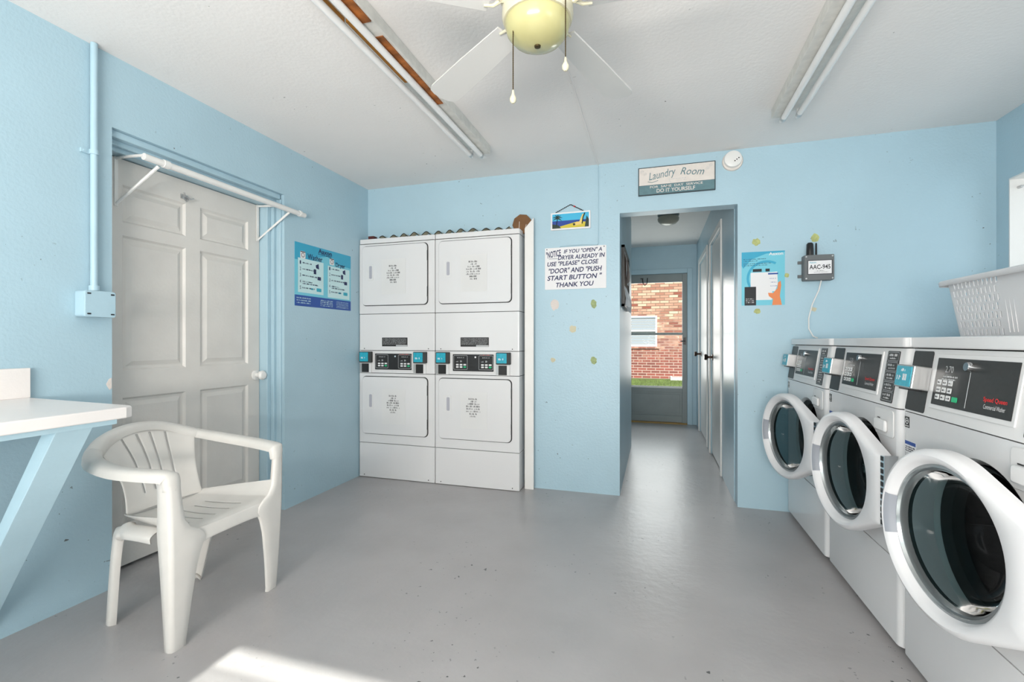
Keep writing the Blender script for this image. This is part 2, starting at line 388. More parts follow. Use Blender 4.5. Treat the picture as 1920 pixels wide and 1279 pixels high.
# ------------------------------------------------------------------ alcove door and its frame
b = MB()
b.box(AX-.04, XL-.085, 2.481, A1, 0, AZ); b.box(XL-.085, XL-.06, 2.507, A1, 0, AZ-.015); b.box(XL-.06, XL-.022, 2.528, A1, 0, AZ-.03)
b.box(AX-.04, XL-.085, A0, 1.55, 0, AZ); b.box(XL-.085, XL-.05, A0, 1.53, 0, AZ)
b.box(AX-.04, XL-.085, 1.55, 2.481, 2.032, AZ); b.box(XL-.085, XL-.06, 1.53, 2.507, 2.052, AZ); b.box(XL-.06, XL-.022, A0, 2.528, 2.075, AZ)
struct(b.build('trim_1', 'bluegloss', bevel=.004))
def panel_door(w, h, cols, rows, name, m, th=.04):
    b = MB(); xs = sorted({0, w, *[c for p in cols for c in p]}); zs = sorted({0, h, *[c for p in rows for c in p]})
    for i in range(len(xs)-1):
        for j in range(len(zs)-1):
            x0, x1, z0, z1 = xs[i], xs[i+1], zs[j], zs[j+1]
            if (x0, x1) in cols and (z0, z1) in rows:
                L = [(0, 0), (.010, .012), (.022, .012), (.045, .002), ]
                rings = [[b.v(p) for p in ((x0+k, y, z0+k), (x1-k, y, z0+k), (x1-k, y, z1-k), (x0+k, y, z1-k))] for k, y in L]
                for A, B in zip(rings, rings[1:]):
                    for q in range(4): b.f([A[q], A[(q+1) % 4], B[(q+1) % 4], B[q]])
                b.f(rings[-1])
            else: b.f([b.v((x0, 0, z0)), b.v((x1, 0, z0)), b.v((x1, 0, z1)), b.v((x0, 0, z1))])
    bmesh.ops.remove_doubles(b.b, verts=b.b.verts, dist=1e-5)
    b.f([b.v((0, th, 0)), b.v((0, th, h)), b.v((w, th, h)), b.v((w, th, 0))])
    for q in (((0, 0), (0, h)), ((w, 0), (w, h)), ((0, 0), (w, 0)), ((0, h), (w, h))):
        (xa, za), (xb, zb) = q; b.f([b.v((xa, 0, za)), b.v((xb, 0, zb)), b.v((xb, th, zb)), b.v((xa, th, za))])
    bmesh.ops.remove_doubles(b.b, verts=b.b.verts, dist=1e-5)
    return b.build(name, m)
ad = panel_door(.924, 2.01, [(.090, .416), (.503, .836)], [(.19, .83), (.965, 1.635), (1.70, 1.885)], 'door_1', 'offwhite')
ad.location = (AX, 1.553, .018); ad.rotation_euler = (0, 0, PI/2); struct(ad, 'white six panel door set in the alcove of the left wall')
b = MB(); b.lathe([(0, 0), (.032, 0), (.032, -.008), (.014, -.012), (.013, -.035), (.028, -.045), (.031, -.058), (.022, -.07), (0, -.072)], (.894, 0, .888), 24, 'y')
b.build('door_knob', 'white', ad, smooth=True)
b = MB(); b.box(.385, .425, -.003, 0, 1.905, 1.93); b.tube([(.395, -.003, 1.92), (.39, -.03, 1.915), (.38, -.035, 1.93)], .004); b.tube([(.415, -.003, 1.92), (.425, -.028, 1.905), (.44, -.03, 1.915)], .004); b.tube([(.405, -.003, 1.91), (.405, -.02, 1.89), (.405, -.035, 1.90)], .004)
b.build('coat_hook', 'steel', ad)
# hanging rod on two shelf brackets
rod = thing('hanging_rail', (XL, 1.6, 2.0), 'white garment hanging rail on two brackets over the six panel door', 'clothes rail', PI/2)
b = MB(); yr = -.045; b.cyl((.009, yr, .008), (1.075, yr, .0), .0165, n=20); b.build('rod', 'white', rod, smooth=True)
b = MB(); b.cyl((.10, yr, .0075), (.128, yr, .0075), .0205, n=20); b.build('collar', 'white', rod, smooth=True)
b = MB(); b.cyl((1.02, yr, .0015), (1.04, yr, .0015), .0205, n=20); b.build('collar', 'white', rod, smooth=True)
for x, xe, xm in ((.012, .012, .085), (.862, .89, .942)):
    b = MB(); yw = .149-.002
    b.box(x-.008, x+.008, yw-.004, yw+.001, -.21, .03)
    b.tube([(x, yw-.004, -.20), (x+(xm-x)*.5, (yw-.004+yr+.008)/2, -.106), (xm, yr+.008, -.012)], [.006, .007, .008], 8)
    b.tube([(x, yw-.005, .022), (x+(xe-x)*.6, .04, .020), (xe, yr, .014)], [.007, .007, .007], 8)
    b.build('bracket', 'white', rod, smooth=True)

# ------------------------------------------------------------------ passage doors, storm door, light
for i, (d, n) in enumerate(((D1, 2), (D2, 3))):
    b = MB(); b.box(HX1+.012, HX1+.05, d[0]+.004, d[1]-.004, .012, DZ-.004); dr = struct(b.build('door_%d' % n, 'white', bevel=.002))
    b = MB(); e = .06
    b.box(HX1-.014, HX1, d[0]-e, d[0], 0, DZ+e); b.box(HX1-.014, HX1, d[1], d[1]+e, 0, DZ+e); b.box(HX1-.014, HX1, d[0], d[1], DZ, DZ+e)
    struct(b.build('trim_%d' % (n), 'white', bevel=.004))
    b = MB(); b.lathe([(0, .012), (.03, .012), (.03, .004), (.012, 0), (.011, -.03), (.027, -.04), (.031, -.055), (.024, -.068), (0, -.07)], (HX1, d[1]-.07, .97), 24, 'x'); b.build('door_knob', 'bronze', dr, smooth=True)
    for z in (.25, 1.05, 1.85):
        b = MB(); b.cyl((HX1+.008, d[0]+.006, z-.045), (HX1+.008, d[0]+.006, z+.045), .007, n=10); b.box(HX1+.0085, HX1+.0115, d[0]+.006, d[0]+.035, z-.045, z+.045); b.build('hinge', 'steel', dr)
# casing of the storm door
b = MB(); y0 = FY-.02
b.box(SX1-.0, SX1+.065, y0, FY, 0, SZ+.065); b.box(SX0-.065, SX0, y0, FY, 0, SZ+.065); b.box(SX0, SX1, y0, FY, SZ, SZ+.065)
struct(b.build('trim_4', 'bluegloss', bevel=.004))
sd = struct(bpy.data.objects.new('door_4', None)); C.objects.link(sd); sd.location = (0, FY, 0)
a0, a1 = SX0, SX1
b = MB(); b.box(a0, a0+.06, 0.01, .045, .014, SZ); b.box(a1-.062, a1, 0.01, .045, .014, SZ); b.box(a0+.06, a1-.062, .01, .045, 1.935, SZ); b.box(a0+.06, a1-.062, .01, .045, .02, .11); b.box(a0+.06, a1-.062, .01, .045, .43, .504); b.box(a0+.06, a1-.062, .015, .04, 1.213, 1.243)
b.build('door_frame', 'alu', sd, bevel=.003)
b = MB(); b.box(a0+.06, a1-.062, .02, .03, .11, .43); b.box(a0+.09, a1-.092, .015, .02, .14, .40); b.build('kick_panel', 'alu', sd, bevel=.003)
b = MB(); b.box(a0+.06, a1-.062, .026, .029, .504, 1.935); b.build('pane', 'glassy', sd)
b = MB(); b.box(a0+.06, a1-.062, .001, .01, .485, .512); b.build('sash_rail', 'white', sd)
b = MB(); b.box(a1-.05, a1-.015, .0, .01, 1.08, 1.18); b.tube([(a1-.03, .0, 1.13), (a1-.035, -.03, 1.13), (a1-.09, -.035, 1.125)], .008); b.build('latch_handle', 'black', sd)
b = MB(); b.box(-.20, -.16, -.012, 0.01, 1.99, 2.0); b.tube([(-.17, -.01, 1.985), (-.165, -.012, 1.93), (-.14, -.012, 1.895), (-.11, -.012, 1.93), (-.105, -.01, 2.0)], .006, 8); b.build('door_chain', 'black', sd)
b = MB(); b.box(SX0, SX1, FY-.03, FY+.12, 0, .016); struct(b.build('trim_5', 'oak', bevel=.004), 'worn wooden threshold')
# ceiling light in the passage
hl = thing('ceiling_light', (.125, 5.01, H), 'small round ceiling light with frosted dome in the passage', 'ceiling light')
b = MB(); b.lathe([(0, 0), (.105, 0), (.105, -.03), (.09, -.045), (0, -.045)], n=32); b.build('base', 'alu', hl, smooth=True)
b = MB(); b.lathe([(.098, -.045), (.105, -.06), (.10, -.085), (.075, -.11), (.03, -.123), (0, -.125)], n=32); b.build('lamp_shade', mat('frosted_dome', (.42, .41, .34), .3), hl, smooth=True)
# pin board on the passage wall
pb = thing('bulletin_board', (HX0, 3.70, 1.63), 'cork bulletin board covered in torn papers inside the passage opening', 'notice board', PI/2)
b = MB(); fw = .02; w2, h2 = .32, .235
b.box(-.05, w2*2, -.024, 0, -h2, -h2+fw); b.box(-.05, w2*2, -.024, 0, h2-fw, h2); b.box(-.05, -.05+fw, -.024, 0, -h2, h2); b.box(w2*2-fw, w2*2, -.024, 0, -h2, h2); b.build('frame', 'sticker', pb)
b = MB(); b.box(-.03, w2*2-.02, -.012, 0, -h2+fw, h2-fw); b.build('cork_panel', 'cork', pb)
for k, (x, z, ww, hh, q) in enumerate(((0.0, .02, .16, .20, .02), (.19, -.02, .14, .22, .045), (.36, .04, .15, .17, .02), (.05, -.22, .15, .17, .05), (.30, -.25, .18, .2, .03))):
    b = MB(); rows = []
    for i in range(7):
        t = i/6; rows.append([(x+ww*s_, -.014-q*math.sin(t*PI*.6)*(.6+.4*math.cos(s_*3+k))-.006*random.random(), z+hh*(1-t)-.02*s_) for s_ in (0, .25, .5, .75, 1)])
    b.grid(rows); b.build('paper', 'paper', pb, solid=.0008)

# ------------------------------------------------------------------ outdoors beyond the storm door
b = MB(); b.box(-12, 14, FY+.12, 17, -.25, -.1); struct(b.build('ground', 'soil'))
b = MB()
for k in range(9000):
    x = random.uniform(-1.6, 2.2); y = random.uniform(11.5, 15.3); a = random.uniform(0, PI); h = random.uniform(.02, .07); t = .006
    p = [(x-t*math.cos(a), y-t*math.sin(a), -.1), (x+t*math.cos(a), y+t*math.sin(a), -.1), (x+random.uniform(-.02, .02), y+random.uniform(-.02, .02), -.1+h)]
    b.f([b.v(q) for q in p])
tag(b.build('lawn_grass', 'grass'), 'short green lawn grass in front of the brick house', 'grass', kind='stuff')
hs = thing('brick_house', (0, 16, -.1), 'red and cream brick house wall seen through the storm door', 'house')
b = MB(); b.box(-6, -1.0, 0, .2, 0, 3.2); b.box(.05, 6, 0, .2, 0, 3.2); b.box(-1.0, .05, 0, .2, 0, 1.05); b.box(-1.0, .05, 0, .2, 2.06, 3.2); b.build('brick_wall', 'brick', hs)
b = MB(); b.box(-1.0, .05, .0, .06, 1.05, 1.10); b.box(-1.0, -.95, 0, .06, 1.1, 2.06); b.box(0, .05, 0, .06, 1.1, 2.06); b.box(-.95, 0, 0, .06, 2.01, 2.06); b.box(-.95, 0, 0, .05, 1.54, 1.58); wo = b.build('window', 'lightgrey', hs)
b = MB(M_ := Matrix())
for k in range(10): z = 1.11+k*.09; b.box(-.95, 0, .05, .08, z, z+.075)
b.build('louvre', mat('louvre_grey', (.20, .21, .22), .6), wo)
b = MB(); b.box(-1.06, .11, -.05, .0, .98, 1.05); b.build('window_sill', 'brick', hs)
b = MB(); b.box(.45, 1.35, -.55, -.02, 0, .07); b.box(.45, .5, -.55, -.02, .07, .10); b.box(1.3, 1.35, -.55, -.02, .07, .10); o = b.build('splash_block', 'concrete'); o.location = (0, 16, -.1); tag(o, 'pale concrete splash block at the foot of the brick wall', 'concrete block')

# ------------------------------------------------------------------ stacked dryers
def make_dryer(label, loc):
    t = thing('stacked_dryer', loc, label, 'dryer', 0, 'pair of stacked coin dryers')
    W = .695; Dp = .72
    b = MB(); b.box(.008, W-.008, .012, Dp, .012, 1.972); b.build('inner_frame', 'dark', t)
    b = MB()
    for z0, z1, r in ((.004, .286, .006), (.290, .864, .006), (.868, 1.050, .008), (1.054, 1.351, .008), (1.355, 1.932, .006), (1.937, 1.975, .012)):
        n = 4; pts = []
        for cx, a0 in ((r+.001, 180), (W-r-.001, 270)):
            for k in range(n+1): a = R(a0+90*k/n); pts.append((cx+r*math.cos(a), r+r*math.sin(a)))
        pts += [(W-.001, Dp), (.001, Dp)]; b.prismz(pts, z0, z1)
    b.build('cabinet', 'enamel', t, bevel=.0015, seg=1)
    for z0, z1, nz in ((.366, .836, .455), (1.424, 1.912, 1.512)):
        dx0, dx1 = .037, .632
        b = MB(); b.rprism(dx0-.005, dx1+.006, z0-.005, z1+.005, .035, -.0015, 0); b.build('door_gap', 'dark', t)
        b = MB(); b.rprism(dx0, dx1, z0, z1, .032, -.016, -.0015); d = b.build('door', 'enamel', t, bevel=.004, smooth=True)
        hx, hz = dx0+.045, (z0+z1)/2-.03
        if z0 > 1: hz -= .01
        b = MB(); b.rprism(hx, hx+.062, hz, hz+.135, .006, -.0185, -.016); b.build('handle_plate', 'panelw', d, bevel=.001)
        b = MB(); b.rprism(hx+.026, hx+.052, hz+.015, hz+.12, .008, -.0192, -.0185); b.build('handle_recess', mat('recess_grey', (.42, .42, .47), .5), d)
        for k in (0, 1):
            b = MB(); b.box(dx1-.002, dx1+.005, -.012, 0, z0+.06+k*(z1-z0-.2), z0+.14+k*(z1-z0-.2)); b.build('hinge', 'black', d)
        # taped notice
        nx = .226 if W else 0
        nt_ = slab(nx, nx+.218, nz, nz+.284, -.0162, 'notepaper', 'paper_note', t, th=.0008)
        b = MB(); zc = nz+.222
        for k, wd in enumerate((.085, .05, .10, .125, .12, .125, .07, .06)): words(b, nx+.109-wd/2, nx+.109+wd/2, zc-k*.019, .0135, -.017, k+int(z0*10))
        b.build('lettering', 'ink', nt_)
    # control strip
    slab(.147, .500, .888, 1.036, -.0, 'panelw', 'control_surround', t, th=.004, bevel=.001)
    cp = slab(.155, .492, .896, 1.027, -.004, 'black', 'control_panel', t, r=.003, th=.002)
    for sx, up in ((.163, 1), (.372, -1)):
        b = MB(); o_ = rr(sx, sx+.115, .908, 1.018, .005, 2); i_ = rr(sx+.002, sx+.113, .910, 1.016, .004, 2)
        A = [b.v((x, -.0068, z)) for x, z in o_]; Bq = [b.v((x, -.0068, z)) for x, z in i_]
        for k in range(len(A)): b.f([A[k], A[(k+1) % len(A)], Bq[(k+1) % len(A)], Bq[k]])
        words(b, sx+.03, sx+.09, .997, .008, -.0065, 3); words(b, sx+.02, sx+.04, .965, .01, -.0065, 5); words(b, sx+.055, sx+.08, .965, .014, -.0065, 6)
        b.build('printed_outline', 'lightgrey', cp)
        for r_ in range(2):
            for c_ in range(3):
                g = (c_ == 2 and r_ == 0)
                slab(sx+.02+c_*.031, sx+.042+c_*.031, .922+r_*.018, .934+r_*.018, -.006, 'green' if g else 'key', 'key', cp, r=.003, th=.0015)
    b = MB(); words(b, .385, .47, 1.019, .005, -.006, 8); b.build('lettering', 'red', cp)
    b = MB(); b.cyl((.345, -.006, 1.005), (.345, -.010, 1.005), .007, n=16); b.build('lock', 'chrome', cp, smooth=True)
    for cx in (.018, .518):
        b = MB(); b.rprism(cx, cx+.112, .952, 1.043, .006, -.03, 0); cs = b.build('coin_slot', 'rubber', t, bevel=.003)
        slab(cx+.006, cx+.086, .962, 1.037, -.03, 'cyan', 'coin_label', cs, r=.004, th=.0015)
        b = MB(); text(b, 'Pay', cx+.02, .982, cx+.07, 1.012, -.0315) if False else words(b, cx+.02, cx+.07, .985, .014, -.0315, int(cx*99)); b.build('lettering', 'paper', cs)
        b = MB(); b.rprism(cx-.006, cx+.104, .868, .948, .003, -.012, 0); cb = b.build('coin_box', 'panelw', t, bevel=.002)
        slab(cx+.016, cx+.082, .872, .944, -.012, 'black', 'coin_box_door', cb, th=.002); slab(cx-.004, cx+.014, .872, .944, -.012, 'steel', 'coin_box_edge', cb, th=.003)
    rl = slab(.218, .452, 1.086, 1.158, 0, 'sticker', 'warning_label', t, th=.001)
    b = MB()
    for k in range(7): words(b, .225, .445, 1.102+k*.0075, .004, -.001, k+40)
    b.box(.348, .45, -.0016, -.001, 1.088, 1.097); b.build('lettering', 'lightgrey', rl)
    for sx in (.05, .64):
        for sz in (.022, 1.068):
            b = MB(); b.cyl((sx, 0, sz), (sx, -.003, sz), .004, n=10); b.build('screw', 'black', t)
    return t
d1 = make_dryer('left stack of two white coin dryers, standing in the corner by the left wall', (-2.366, 3.358, 0))
d2 = clone(d1, label='right stack of two white coin dryers, standing beside the slant topped white board')
d2.location = (-1.668, 3.358, 0)
# bits on top of the dryers
cs = thing('corrugated_sheet', (-2.20, 3.40, 1.976), 'wavy edged pale corrugated sheet lying along the dryer tops', 'corrugated sheet')
b = MB(); rows = []
N = 150
def wv(x): return .002+.016*(1+math.sin(x*PI*2/.102))*(.75+.25*math.sin(x*3.1))
for yy in (0, .055): rows.append([(x*1.14/N, yy+.012*math.sin(x*.11), wv(x*1.14/N)) for x in range(N+1)])
b.grid(rows); b.build('sheet', 'adh_c', cs, solid=.003, smooth='all')
b = MB(); b.tube([(x*1.14/N, -.003+.012*math.sin(x*.11), wv(x*1.14/N)+.002) for x in range(N+1)], .0032, 6); b.build('dark_edge', 'dark', cs)
b = MB(); b.box(-2.33, -2.275, 3.43, 3.48, 1.976, 2.018); tag(b.build('wood_offcut', mat('dark_red_wood', (.09, .015, .012), .5), bevel=.003), 'small dark red wooden block on the left dryer in the corner', 'wood block')
b = MB(); pts = [(.078*math.cos(R(22.5+40*k)), .078*math.sin(R(22.5+40*k))) for k in range(9)]; b.prism(pts, 0, .022)
wd = b.build('wooden_plaque', 'wood', bevel=.002); wd.location = (-.982, 3.459, 2.03); tag(wd, 'brown many sided wooden plaque wedged beside the right dryer top', 'plaque')
b = MB(); b.tube([(-.02, -.002, .02), (-.022, -.002, -.03)], .002, 6); b.tube([(.035, -.002, -.005), (.025, -.002, -.04)], .002, 6); b.build('painted_glint', 'cream', wd)  # pale strokes painted on the plaque as its two glints
b = MB(); b.prism([(-.956, 0), (-.885, 0), (-.885, 2.068), (-.956, 1.99)], 3.440, 3.456); o = b.build('upright_board', 'white', bevel=.002); tag(o, 'tall narrow white board with slanted top beside the right dryer', 'board')

# ------------------------------------------------------------------ washers
RO, RI, TC, HH = .2425, .205, .285, .128
def hullr():
    pts = [(RO*math.cos(R(k*3)), RO*math.sin(R(k*3))) for k in range(120)]+[(TC, HH), (TC, -HH)]
    pts = sorted(set(pts))
    def half(ps):
        h = []
        for p in ps:
            while len(h) > 1 and (h[-1][0]-h[-2][0])*(p[1]-h[-2][1])-(h[-1][1]-h[-2][1])*(p[0]-h[-2][0]) <= 0: h.pop()
            h.append(p)
        return h[:-1]
    hp = half(pts)+half(pts[::-1])
    def f(a):
        dx, dy = math.cos(a), math.sin(a); best = 0
        for p, q in zip(hp, hp[1:]+hp[:1]):
            ex, ey = q[0]-p[0], q[1]-p[1]; den = dx*ey-dy*ex
            if abs(den) < 1e-9: continue
            t = (p[0]*ey-p[1]*ex)/den; s_ = (p[0]*dy-p[1]*dx)/den
            if -1e-6 <= s_ <= 1+1e-6 and t > 0: best = max(best, t)
        return best
    return f
hull = hullr()
def rectr(x0, x1, z0, z1):
    def f(a):
        dx, dz = math.cos(a), math.sin(a); t = []
        if abs(dx) > 1e-9: t.append((x1 if dx > 0 else x0)/dx)
        if abs(dz) > 1e-9: t.append((z1 if dz > 0 else z0)/dz)
        return min(t)
    return f
def make_washer(label, loc):
    t = thing('washing_machine', loc, label, 'washing machine', -PI/2, 'row of front loading coin washers')
    W, Dp = .731, .80; cx, cz = .42, .585; rc = .028
    def outline(yf, r=rc):
        pts = []
        for c, a0 in ((r, 180), (W-r, 270)):
            for k in range(6): a = R(a0+90*k/5); pts.append((c+r*math.cos(a), yf+r+r*math.sin(a)))
        return pts+[(W, Dp), (0, Dp)]
    b = MB(); b.box(.012, W-.012, .03, Dp-.01, .0, 1.13) if False else b.box(.012, W-.012, .03, Dp-.01, .868, .90); b.box(.012, W-.012, .045, Dp-.01, 1.095, 1.115); b.build('inner_frame', 'dark', t)
    # front body with the round tub opening
    b = MB(); z0, z1 = .333, .882
    ol = outline(0); a = [b.v((x, y, z0)) for x, y in ol]; c = [b.v((x, y, z1)) for x, y in ol]; n = len(ol)
    for i in range(n):
        if i == 5: continue
        j = (i+1) % n; b.f([a[i], a[j], c[j], c[i]])
    b.f(a[::-1]); b.f(c)
    ca = [math.atan2(z-cz, x-cx) for x in (rc, W-rc) for z in (z0, z1)]
    angs = sorted([k*2*PI/72-PI for k in range(72)]+ca)
    fr = rectr(rc-cx, W-rc-cx, z0-cz, z1-cz); b.polar((cx, cz), angs, [(fr, 0), (lambda a_: .222, 0), (lambda a_: .215, .008), (lambda a_: .205, .03)])
    bmesh.ops.remove_doubles(b.b, verts=b.b.verts, dist=1e-5)
    cab = b.build('cabinet', 'enamel', t, smooth=True)
    b = MB(); b.lathe([(.206, .01), (.20, .02), (.188, .03), (.185, .06)], (cx, 0, cz), 48, 'y'); b.build('door_gasket', 'rubber', t, smooth=True)
    b = MB(); b.lathe([(.186, .055), (.24, .07), (.24, .42), (0, .42)], (cx, 0, cz), 48, 'y'); dm = b.build('drum', 'drum', t, smooth=True)
    for k in range(3):
        a_ = R(30+120*k); b = MB(Matrix.Translation((cx, 0, cz)) @ Matrix.Rotation(-a_, 4, 'Y')); b.prism([(-.03, -.236), (.03, -.236), (.012, -.19), (-.012, -.19)], .09, .40); b.build('drum_paddle', 'drum', dm)
    b = MB(); b.prismz(outline(.0), .028, .329); b.build('access_panel', 'enamel', t, smooth=True)
    b = MB(); b.prismz(outline(.018), 1.107, 1.143); b.build('top_cover', 'enamel', t, bevel=.004, smooth=True)
    # sloped control head
    b = MB(); lo, hi = outline(-.002), outline(.03)
    a = [b.v((x, y, .886)) for x, y in lo]; c = [b.v((x, y, 1.103)) for x, y in hi]
    for i in range(n): j = (i+1) % n; b.f([a[i], a[j], c[j], c[i]])
    b.f(a[::-1]); b.f(c); head = b.build('control_head', 'panelw', t, smooth=True)
    TM = Matrix.Translation((0, -.002, .886)) @ Matrix.Rotation(-math.atan2(.032, .217), 4, 'X')
    def P(x0, x1, z0, z1, y, m, name, par, r=0, th=.001, **k):
        b = MB(TM); (b.rprism(x0, x1, z0, z1, r, y-th, y) if r else b.box(x0, x1, y-th, y, z0, z1)); return b.build(name, m, par, **k)
    P(.025, .145, .006, .212, 0, 'sticker', 'coin_strip', t, r=.008, th=.0015)
    b = MB(TM); b.rprism(.036, .150, .080, .158, .004, -.05, 0); cs = b.build('coin_slot', 'steel', t, bevel=.003)
    P(.042, .140, .085, .153, -.05, 'cyan', 'coin_label', cs, r=.004, th=.0015)
    b = MB(TM); words(b, .052, .125, .105, .022, -.0516, 2); words(b, .075, .11, .135, .010, -.0516, 4); b.build('lettering', 'paper', cs)
    P(.05, .11, .074, .08, -.0, 'black', 'coin_lip', cs, th=.04)
    P(.172, .548, .030, .205, 0, 'panelw', 'display_frame', t, r=.004, th=.004, bevel=.0015)
    dp = P(.184, .536, .044, .192, -.004, 'sticker', 'display_panel', t, r=.002, th=.0015)
    y = -.0056
    for r_ in range(3):
        for c_ in range(3): P(.202+c_*.028, .223+c_*.028, .062+r_*.023, .078+r_*.023, y, 'key', 'key', dp, r=.002, th=.0012)
    P(.288, .313, .062, .077, y, 'green', 'start_key', dp, r=.002, th=.0012)
    b = MB(TM)
    for r_ in range(3):
        for c_ in range(3): words(b, .206+c_*.028, .221+c_*.028, .067+r_*.023, .005, y-.0012, r_*3+c_)
    b.build('key_legend', 'ink', dp)
    b = MB(TM); text(b, '2.70', .232, .148, .272, .168, y); words(b, .225, .30, .133, .005, y, 12); words(b, .22, .29, .125, .004, y, 13); b.box(.352, .3535, y-.0006, y, .052, .155); b.build('readout', 'lightgrey', dp)
    b = MB(TM); b.lathe([(0, -.014), (.012, -.014), (.0135, -.008), (.0135, 0)], (.352, y, .170), 20, 'y'); lk = b.build('lock', 'chrome', dp, smooth=True)
    b = MB(TM); text(b, 'Speed Queen', .425, .078, .515, .094, y, bold=.012); b.build('lettering', 'red', dp)
    b = MB(TM); text(b, 'Commercial Washer', .430, .062, .512, .074, y); b.build('lettering', 'key', dp)
    st = P(.578, .672, .012, .208, 0, 'sticker', 'instruction_strip', t, r=.006, th=.0015)
    b = MB(TM)
    for k in range(5):
        z = .018+k*.038; o_ = rr(.584, .666, z, z+.034, .004, 2); i_ = rr(.5855, .6645, z+.0015, z+.0325, .003, 2)
        A = [b.v((x_, -.0018, z_)) for x_, z_ in o_]; Bq = [b.v((x_, -.0018, z_)) for x_, z_ in i_]
        for q in range(len(A)): b.f([A[q], A[(q+1) % len(A)], Bq[(q+1) % len(A)], Bq[q]])
        words(b, .592, .658, z+.018, .009, -.0015, 60+k, .8); words(b, .60, .65, z+.007, .006, -.0015, 70+k)
    b.build('lettering', 'lightgrey', st)
    # stickers and detergent drawer on the body
    es = slab(.022, .052, .828, .866, 0, 'sticker', 'energy_sticker', t, th=.0008)
    b = MB(); A = [b.v((.037+.011*math.cos(k*PI/8), -.0012, .851+.011*math.sin(k*PI/8))) for k in range(16)]; Bq = [b.v((.037+.008*math.cos(k*PI/8), -.0012, .851+.008*math.sin(k*PI/8))) for k in range(16)]
    for k in range(16): b.f([A[k], A[(k+1) % 16], Bq[(k+1) % 16], Bq[k]])
    words(b, .026, .049, .832, .004, -.0008, 4); b.tube([(.028, -.0012, .845), (.036, -.0012, .853), (.046, -.0012, .85)], .0012, 5); b.build('emblem', 'key', es)
    ws = slab(.024, .094, .742, .782, 0, 'paper', 'warning_sticker', t, th=.0008); slab(.024, .094, .770, .782, -.0008, 'royal', 'sticker_band', ws, th=.0004)
    b = MB(); [words(b, .027, .092, .746+k*.007, .004, -.0008, k) for k in range(3)]; b.build('lettering', 'ink', ws)
    b = MB(); b.rprism(.540, .690, .770, .872, .014, -.004, 0); dd = b.build('detergent_drawer', 'panelw', t, bevel=.0035, smooth=True)
    b = MB(); b.prism(rr(.556, .65, .785, .83, .01), -.016, -.004); b.build('drawer_pull', 'panelw', dd, bevel=.008, smooth=True)
    slab(.565, .585, .831, .835, -.004, 'black', 'drawer_slot', dd, th=.001)
    b = MB(); b.box(.66, .668, -.0045, .0, .24, .3) if False else b.box(.001, .731-.001, .02, .4, .331, .3335); b.build('seam', 'dark', t)
    for fx in (.05, .68):
        b = MB(); b.cyl((fx, .09, 0), (fx, .09, .03), .02, .016); b.build('foot', 'black', t)
    # door, swinging on its hinge at the near side
    dr_c = (-TC, 0)
    b = MB(); ang2 = sorted([k*2*PI/96-PI for k in range(96)]+[math.atan2(HH, TC), -math.atan2(HH, TC)])
    b.polar(dr_c, ang2, [(lambda a_: RI-.012, -.004), (lambda a_: hull(a_)-.012, -.002), (hull, -.010), (hull, -.040), (lambda a_: hull(a_)-.006, -.052), (lambda a_: hull(a_)-.018, -.058), (lambda a_: RI+.012, -.056), (lambda a_: RI+.003, -.050), (lambda a_: RI-.005, -.030)])
    do = b.build('door', 'doorw', t, smooth=True); do.location = (.705, -.006, cz)
    b = MB(); b.lathe([(RI-.004, -.032), (RI-.012, -.035), (RI-.016, -.026), (RI-.020, -.028), (RI-.024, -.012), (RI-.022, .004), (RI-.006, -.004)], (-TC, 0, 0), 64, 'y'); b.build('ring', 'ringm', do, smooth=True)
    b = MB(); b.lathe([(RI-.022, -.014), (.179, .0), (.176, .012)]+[(.174*math.cos(R(q*6))**.6 if q < 15 else 0, .012+.075*math.sin(R(q*6))) for q in range(1, 16)], (-TC, 0, 0), 56, 'y'); b.build('door_glass', 'bowlglass', do, smooth='soft')
    b = MB(Matrix.Translation((-TC, 0, 0))); rows = []
    for k in range(13):
        a_ = PI+R(-17+34*k/12); rows.append([(q*math.cos(a_), yy, q*math.sin(a_)) for q, yy in ((RI-.010, -.030), (RI-.002, -.0455), (RI+.004, -.0535), (RI+.013, -.0575))])
    b.grid(rows); b.build('door_handle', mat('handle_grey', (.30, .32, .36), .45), do, smooth='all')
    b = MB(); b.box(.001, .024, -.047, -.043, -HH, HH); b.box(.001, .012, -.043, .004, -HH, HH); hg = b.build('hinge', 'chrome', do)
    b = MB()
    for k in range(11): z = -HH+.006+k*.0232; b.box(.003, .018, -.0480, -.047, z, z+.016)
    b.build('hinge_knuckles', 'black', hg)
    do.rotation_euler = (0, 0, R(9))
    return t, do
wz, wdoor = make_washer('nearest front loading washer, beside the right edge of the photo', (.842, 2.005, 0))
for lab, loc, ang in (('middle front loading washer of the row of three, its door barely ajar', (.838, 2.740, 0), 8),
                      ('farthest front loading washer, against the back wall with its door swung open widest', (.830, 3.475, 0), 15)):
    c = clone(wz, label=lab); c.location = loc
    for ch in [x for x in C.objects if x.parent == c and x.name.startswith('door') and 'gasket' not in x.name]: ch.rotation_euler = (0, 0, R(ang))

